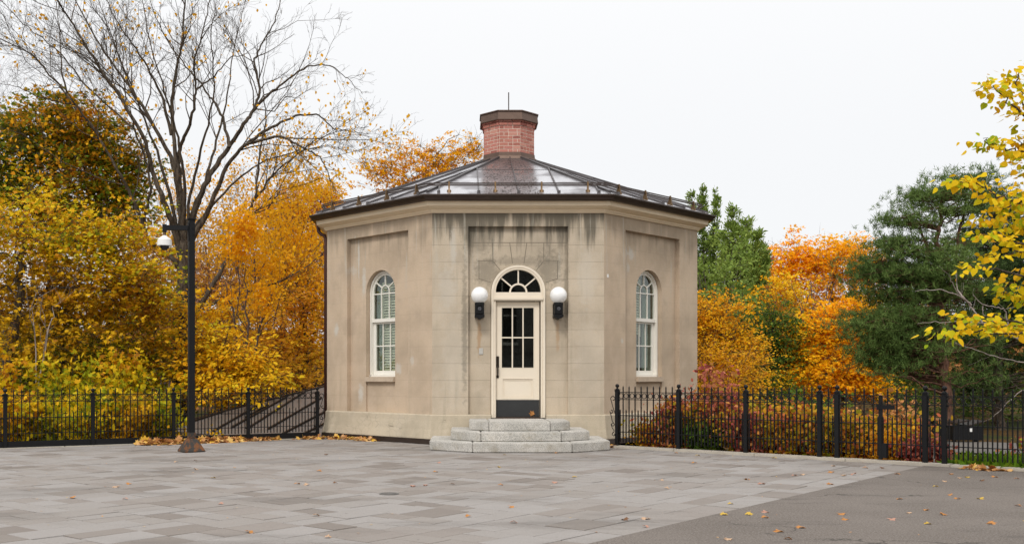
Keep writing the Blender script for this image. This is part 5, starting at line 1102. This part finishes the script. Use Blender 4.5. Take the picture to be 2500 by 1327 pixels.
# --- single leaves lying about
LK = {'pale tan': 'pale tan', 'orange': 'orange', 'yellow': 'yellow', 'brown': 'dark brown', 'pinkish': 'pinkish brown'}
leafmesh = {}
def leafmesh_for(c):
    if c in leafmesh: return leafmesh[c]
    rg = np.random.default_rng(len(c)*7); me = bpy.data.meshes.new('fallen_leaf'); v = [(x*.75, y-.5, -.16*(x*x)*2 + .22*(y-.5)**2 + .05*math.sin(5*x+3*y)) for x, y in MAPLE]; v.append((0, -.02, .0)); m = len(MAPLE)
    st_ = [(-.012, -.5, .05), (.012, -.5, .05), (.05, -.95, .12), (.03, -.95, .12)]
    me.from_pydata(v+st_, [], [(i, (i+1) % m, m) for i in range(m)] + [(m+1, m+2, m+3, m+4)]); me.materials.append(L[c]); me.update(); leafmesh[c] = me; return me
rl = random.Random(77)
spots = [(175,1214,'orange'),(305,1217,'pinkish'),(430,1127,'pale tan'),(478,1124,'brown'),(480,1145,'pale tan'),(574,1141,'pale tan'),(520,1166,'yellow'),(316,1181,'orange'),(285,1188,'pale tan'),(538,1230,'pinkish'),(725,1180,'orange'),(748,1182,'pale tan'),(780,1149,'orange'),(795,1109,'brown'),(608,1298,'orange'),(772,1257,'pale tan'),(801,1310,'pale tan'),(1105,1181,'brown'),(1063,1151,'orange'),(1010,1186,'pinkish'),(1040,1184,'pinkish'),(1142,1259,'orange'),(1255,1274,'pinkish'),(1220,1140,'yellow'),(1232,1110,'yellow'),(1222,1183,'orange'),(1247,1237,'orange'),(1070,1129,'pinkish'),(820,1179,'brown'),
 (1358,1105,'orange'),(1419,1102,'yellow'),(1402,1164,'yellow'),(1353,1177,'pinkish'),(1615,1172,'pale tan'),(1628,1191,'pale tan'),(1703,1111,'yellow'),(1696,1129,'orange'),(1890,1117,'yellow'),(1523,1268,'brown'),(1576,1285,'pinkish'),(1578,1266,'pale tan'),(1783,1229,'yellow'),(1825,1170,'orange'),(1858,1180,'pinkish'),(2028,1152,'orange'),(2035,1137,'pale tan'),(2058,1160,'pale tan'),(2082,1157,'pinkish'),(2026,1181,'orange'),(2113,1141,'orange'),(2155,1142,'brown'),(2192,1157,'orange'),(1940,1160,'pinkish'),
 (2321,1157,'orange'),(2345,1167,'pale tan'),(2360,1165,'yellow'),(2307,1175,'pale tan'),(2285,1187,'yellow'),(2396,1173,'brown'),(2430,1164,'orange'),(2482,1168,'orange'),(2318,1208,'orange'),(2338,1217,'orange'),(2395,1217,'yellow'),(2195,1218,'orange'),(2487,1234,'orange'),(2262,1245,'orange'),(2306,1256,'orange'),(2265,1278,'yellow'),(2418,1278,'orange'),(2052,1255,'orange'),(2062,1268,'orange'),(2175,1268,'pinkish'),(1870,1263,'orange'),(1868,1250,'pinkish'),(1829,1256,'yellow'),(1768,1256,'yellow'),(1956,1288,'orange'),(1900,1297,'orange'),(1776,1316,'pale tan'),(1924,1315,'orange'),(2218,1252,'pale tan'),(1958,1158,'pale tan'),(1650,1105,'orange')]
lgroups = {}
for px, py, c in spots:
    Y = H*F/(py-CY); p = P(px, py, Y); o = bpy.data.objects.new('fallen_leaf', leafmesh_for(c)); s_ = rl.uniform(.055, .09)
    asph = en[0]*p.x+en[1]*p.y > EC; col = LK[c]
    where = ('near the fence' if Y > 13.5 else 'midway' if Y > 9.5 else 'near the front') if asph else ('by the left fence' if px < 620 and Y > 14 else 'left part' if px < 620 else 'before the steps' if px < 1480 and Y > 12 else 'near the front' if px < 1300 else 'along the fence' if Y > 13 else 'near the asphalt')
    gname = '%s fallen leaves on the %s, %s' % (col, 'asphalt' if asph else 'paving', where); o['category'] = 'leaf'; o['group'] = gname; lgroups.setdefault((col, asph, where), []).append((px, o))
    Mx = Matrix.Translation((p.x, p.y, .012)) @ Matrix.Rotation(rl.uniform(0, 6.28), 4, 'Z') @ Matrix.Rotation(rl.uniform(-.25, .25), 4, 'X') @ Matrix.Rotation(rl.uniform(-.2, .2), 4, 'Y') @ Matrix.Scale(s_, 4); place(o, None, Mx)
ORD = ['leftmost', 'second from the left', 'third from the left', 'fourth from the left', 'fifth from the left', 'sixth from the left', 'seventh from the left', 'eighth from the left', 'ninth from the left']
for (col, asph, where), lst in lgroups.items():
    lst.sort(key=lambda t: t[0]); b = '%s fallen leaf on %s, %s' % (col, 'asphalt' if asph else 'pavers', where); m = len(lst)
    for i, (_, o) in enumerate(lst):
        o['label'] = b if m == 1 else b + ', ' + ('rightmost' if i == m-1 else ORD[i])
o = bpy.data.objects.new('oak_leaf', leafmesh_for('orange')); tag(o, 'orange brown leaf stuck on the dark kick plate of the door', 'leaf'); place(o, None, Matrix.Translation((1.325, 19.335, .59)) @ Matrix.Rotation(R(90), 4, 'X') @ Matrix.Rotation(.5, 4, 'Z') @ Matrix.Scale(.11, 4))
rg = np.random.default_rng(310); n = 260; P_ = np.stack([rg.uniform(-8, 9, n), rg.uniform(7, 19, n), np.full(n, .004)], 1)
P_ = P_[(P_[:, 0]*HL[0]+P_[:, 1]*HL[1] < HL[2]-.2) & (P_[:, 0]*HR[0]+P_[:, 1]*HR[1] < HR[2]-.2) & ~((P_[:, 1] > 16.9) & (np.abs(P_[:, 0]-1) < 2.6))]; n = len(P_)
tag(leaf_object('leaf_crumbs', P_, rg.normal(size=(n, 3))*A3((1, 1, .1)), rg.uniform(.015, .035, n), OVAL, L['litter'], None, rg, .2, up=np.tile(A3((0, 0, 1)), (n, 1))), 'crumbs of broken leaves and seeds scattered over the paving', 'crumbs', kind='stuff')
bb = tag(empty('stone_building', (3, -15, 0)), 'grey stone building across the paving, seen only mirrored in the glass of the white door', 'building')
mb = MB(); mb.box(-9, 15, -15.5, -15, 0, 8.5); mb.box(-9.1, 15.1, -15.6, -14.8, 8.5, 8.9); mb.box(-9, 15, -15.0, -14.9, 2.55, 2.8); mb.build('wall', simple('dark_grey_stone', (.20, .19, .18), .9, sc_=1), bb)
for x in (-6.4, -2.2, 2.1, 6.4, 10.7):
    mb = MB(); mb.plate([(p[0], p[1]) for p in arch(x, 3.1, 5.6, .75)], -14.93, -15.0); wq = mb.build('window', M['dark'], bb)
    mb = MB(); mb.box(x-.85, x+.85, -14.95, -14.75, 2.95, 3.1); mb.box(x-.03, x+.03, -14.93, -14.9, 3.1, 6.3); mb.box(x-.75, x+.75, -14.93, -14.9, 4.5, 4.57); mb.build('window_frame', M['white'], wq)
# --- path and things beyond the gate
mb = MB(); pts = [(5.5, 23.2), (9.0, 19.6), (13.5, 15.5), (15.2, 17.2), (11.5, 21.2), (8.5, 25.0), (7.5, 30), (5.0, 30)]; mb.v = [(x, y, gz(x, y)+.03) for x, y in pts]; mb.f = [tuple(range(len(pts)))]; mb.m = [0]
mbp = MB(); N_ = 24
for i in range(N_+1):
    t_ = i/N_; x = 5.5+9*t_; y = 26.0-9.5*t_+.8*math.sin(t_*3)
    for s_ in (-1, 1): xx, yy = x+s_*1.7, y+s_*1.9; mbp.v.append((xx, yy, gz(xx, yy)+.04))
mbp.f = [(2*i, 2*i+1, 2*i+3, 2*i+2) for i in range(N_)]; mbp.m = [0]*N_
tag(mbp.build('path', simple('grey_path', (.13, .115, .10), .9, sc_=3, var=.2), smooth=True), kind='structure')
bp = P(2355, 1050, 23.5); mb = MB(); z0 = gz(bp.x, bp.y)
bn = tag(empty('garden_bins', (bp.x, bp.y, z0)), 'dark box with two tilted lids under the pine behind the fence', 'bin')
mb.box(bp.x-.34, bp.x+.32, bp.y-.2, bp.y+.3, .10+z0, .42+z0); mb.build('bin_body', M['iron'], bn, bevel=.01)
for s_ in (-1, 1):
    mb = MB(); mb.beam((bp.x+s_*.17-.20, bp.y+.05, z0+.42+(.06 if s_ < 0 else .0)), (bp.x+s_*.17+.20, bp.y+.05, z0+.48+(.05 if s_ > 0 else 0.07)), .55, .03); mb.build('bin_lid', M['bronze'], bn, bevel=.006)
for s_ in (-1, 1): mb = MB(); mb.box(bp.x+s_*.25-.03, bp.x+s_*.25+.03, bp.y-.03, bp.y+.03, z0-.02, z0+.10); mb.build('leg', M['iron'], bn)
mb = MB(); mb.box(bp.x+.02, bp.x+.08, bp.y-.206, bp.y-.2, z0+.30, z0+.38); mb.build('bin_label', M['whiteplastic'], bn)
tp_ = P(2288, 1030, 24.0); z0 = gz(tp_.x, tp_.y); tt = tag(empty('garden_table', (tp_.x, tp_.y, z0)), 'small wooden topped stand between the two gate posts in the background', 'table')
mb = MB(); mb.box(tp_.x-.18, tp_.x+.16, tp_.y-.2, tp_.y+.2, z0+.55, z0+.59); mb.build('table_top', M['wood'], tt)
for s_ in (-1, 1): mb = MB(); mb.box(tp_.x+s_*.13-.02, tp_.x+s_*.13+.02, tp_.y-.15, tp_.y+.15, z0-.02, z0+.55); mb.build('leg', M['iron'], tt)
mb = MB(); mb.box(tp_.x-.11, tp_.x+.02, tp_.y-.1, tp_.y+.1, z0+.28, z0+.42); tag(mb.build('yellow_box', simple('yellow_box_paint', (.55, .38, .03), .6)), 'small yellow box under the wooden topped stand', 'box')
rk = behind_r(2285, 1.6); bm = bmesh.new(); bmesh.ops.create_icosphere(bm, subdivisions=3, radius=.13); rr_ = random.Random(9)
for v in bm.verts: v.co *= 1+.12*math.sin(v.co.x*31+v.co.z*17)+rr_.uniform(-.02, .02); v.co.z *= .95
me = bpy.data.meshes.new('boulder'); bm.to_mesh(me); bm.free(); me.materials.append(M['rock']); o = bpy.data.objects.new('boulder', me); tag(o, 'pale rounded boulder behind the paired posts right of the gate', 'rock'); place(o, None, XF((rk[0], rk[1], gz(*rk)+.08)))
sp_ = behind_r(2274, .12); mb = MB(); mb.tube([(sp_[0], sp_[1], -.1), (sp_[0], sp_[1], .26)], .009, 8); mb.box(sp_[0]-.015, sp_[0]+.015, sp_[1]-.015, sp_[1]+.015, .10, .12); tag(mb.build('metal_stake', M['plate']), 'short pale metal stake at the foot of the fence right of the gate', 'stake')
# far mass of woodland closing the view
rg = np.random.default_rng(320); n = 60000; a = rg.uniform(-1.05, 1.05, n); rad_ = rg.uniform(66, 84, n); hmax = 5.2 + 1.3*np.sin(a*9) + .9*np.sin(a*23+1); x = np.sin(a)*rad_; y = np.cos(a)*rad_
P_ = np.stack([x, y, -3 + (hmax+3)*rg.random(n)**.8], 1)
tag(leaf_object('distant_woods', P_, rg.normal(size=(n, 3)), .55*rg.uniform(.6, 1.4, n), MAPLES, L['brown'], None, rg), 'distant brown and orange woodland closing the view behind the trees', 'woods', kind='stuff')
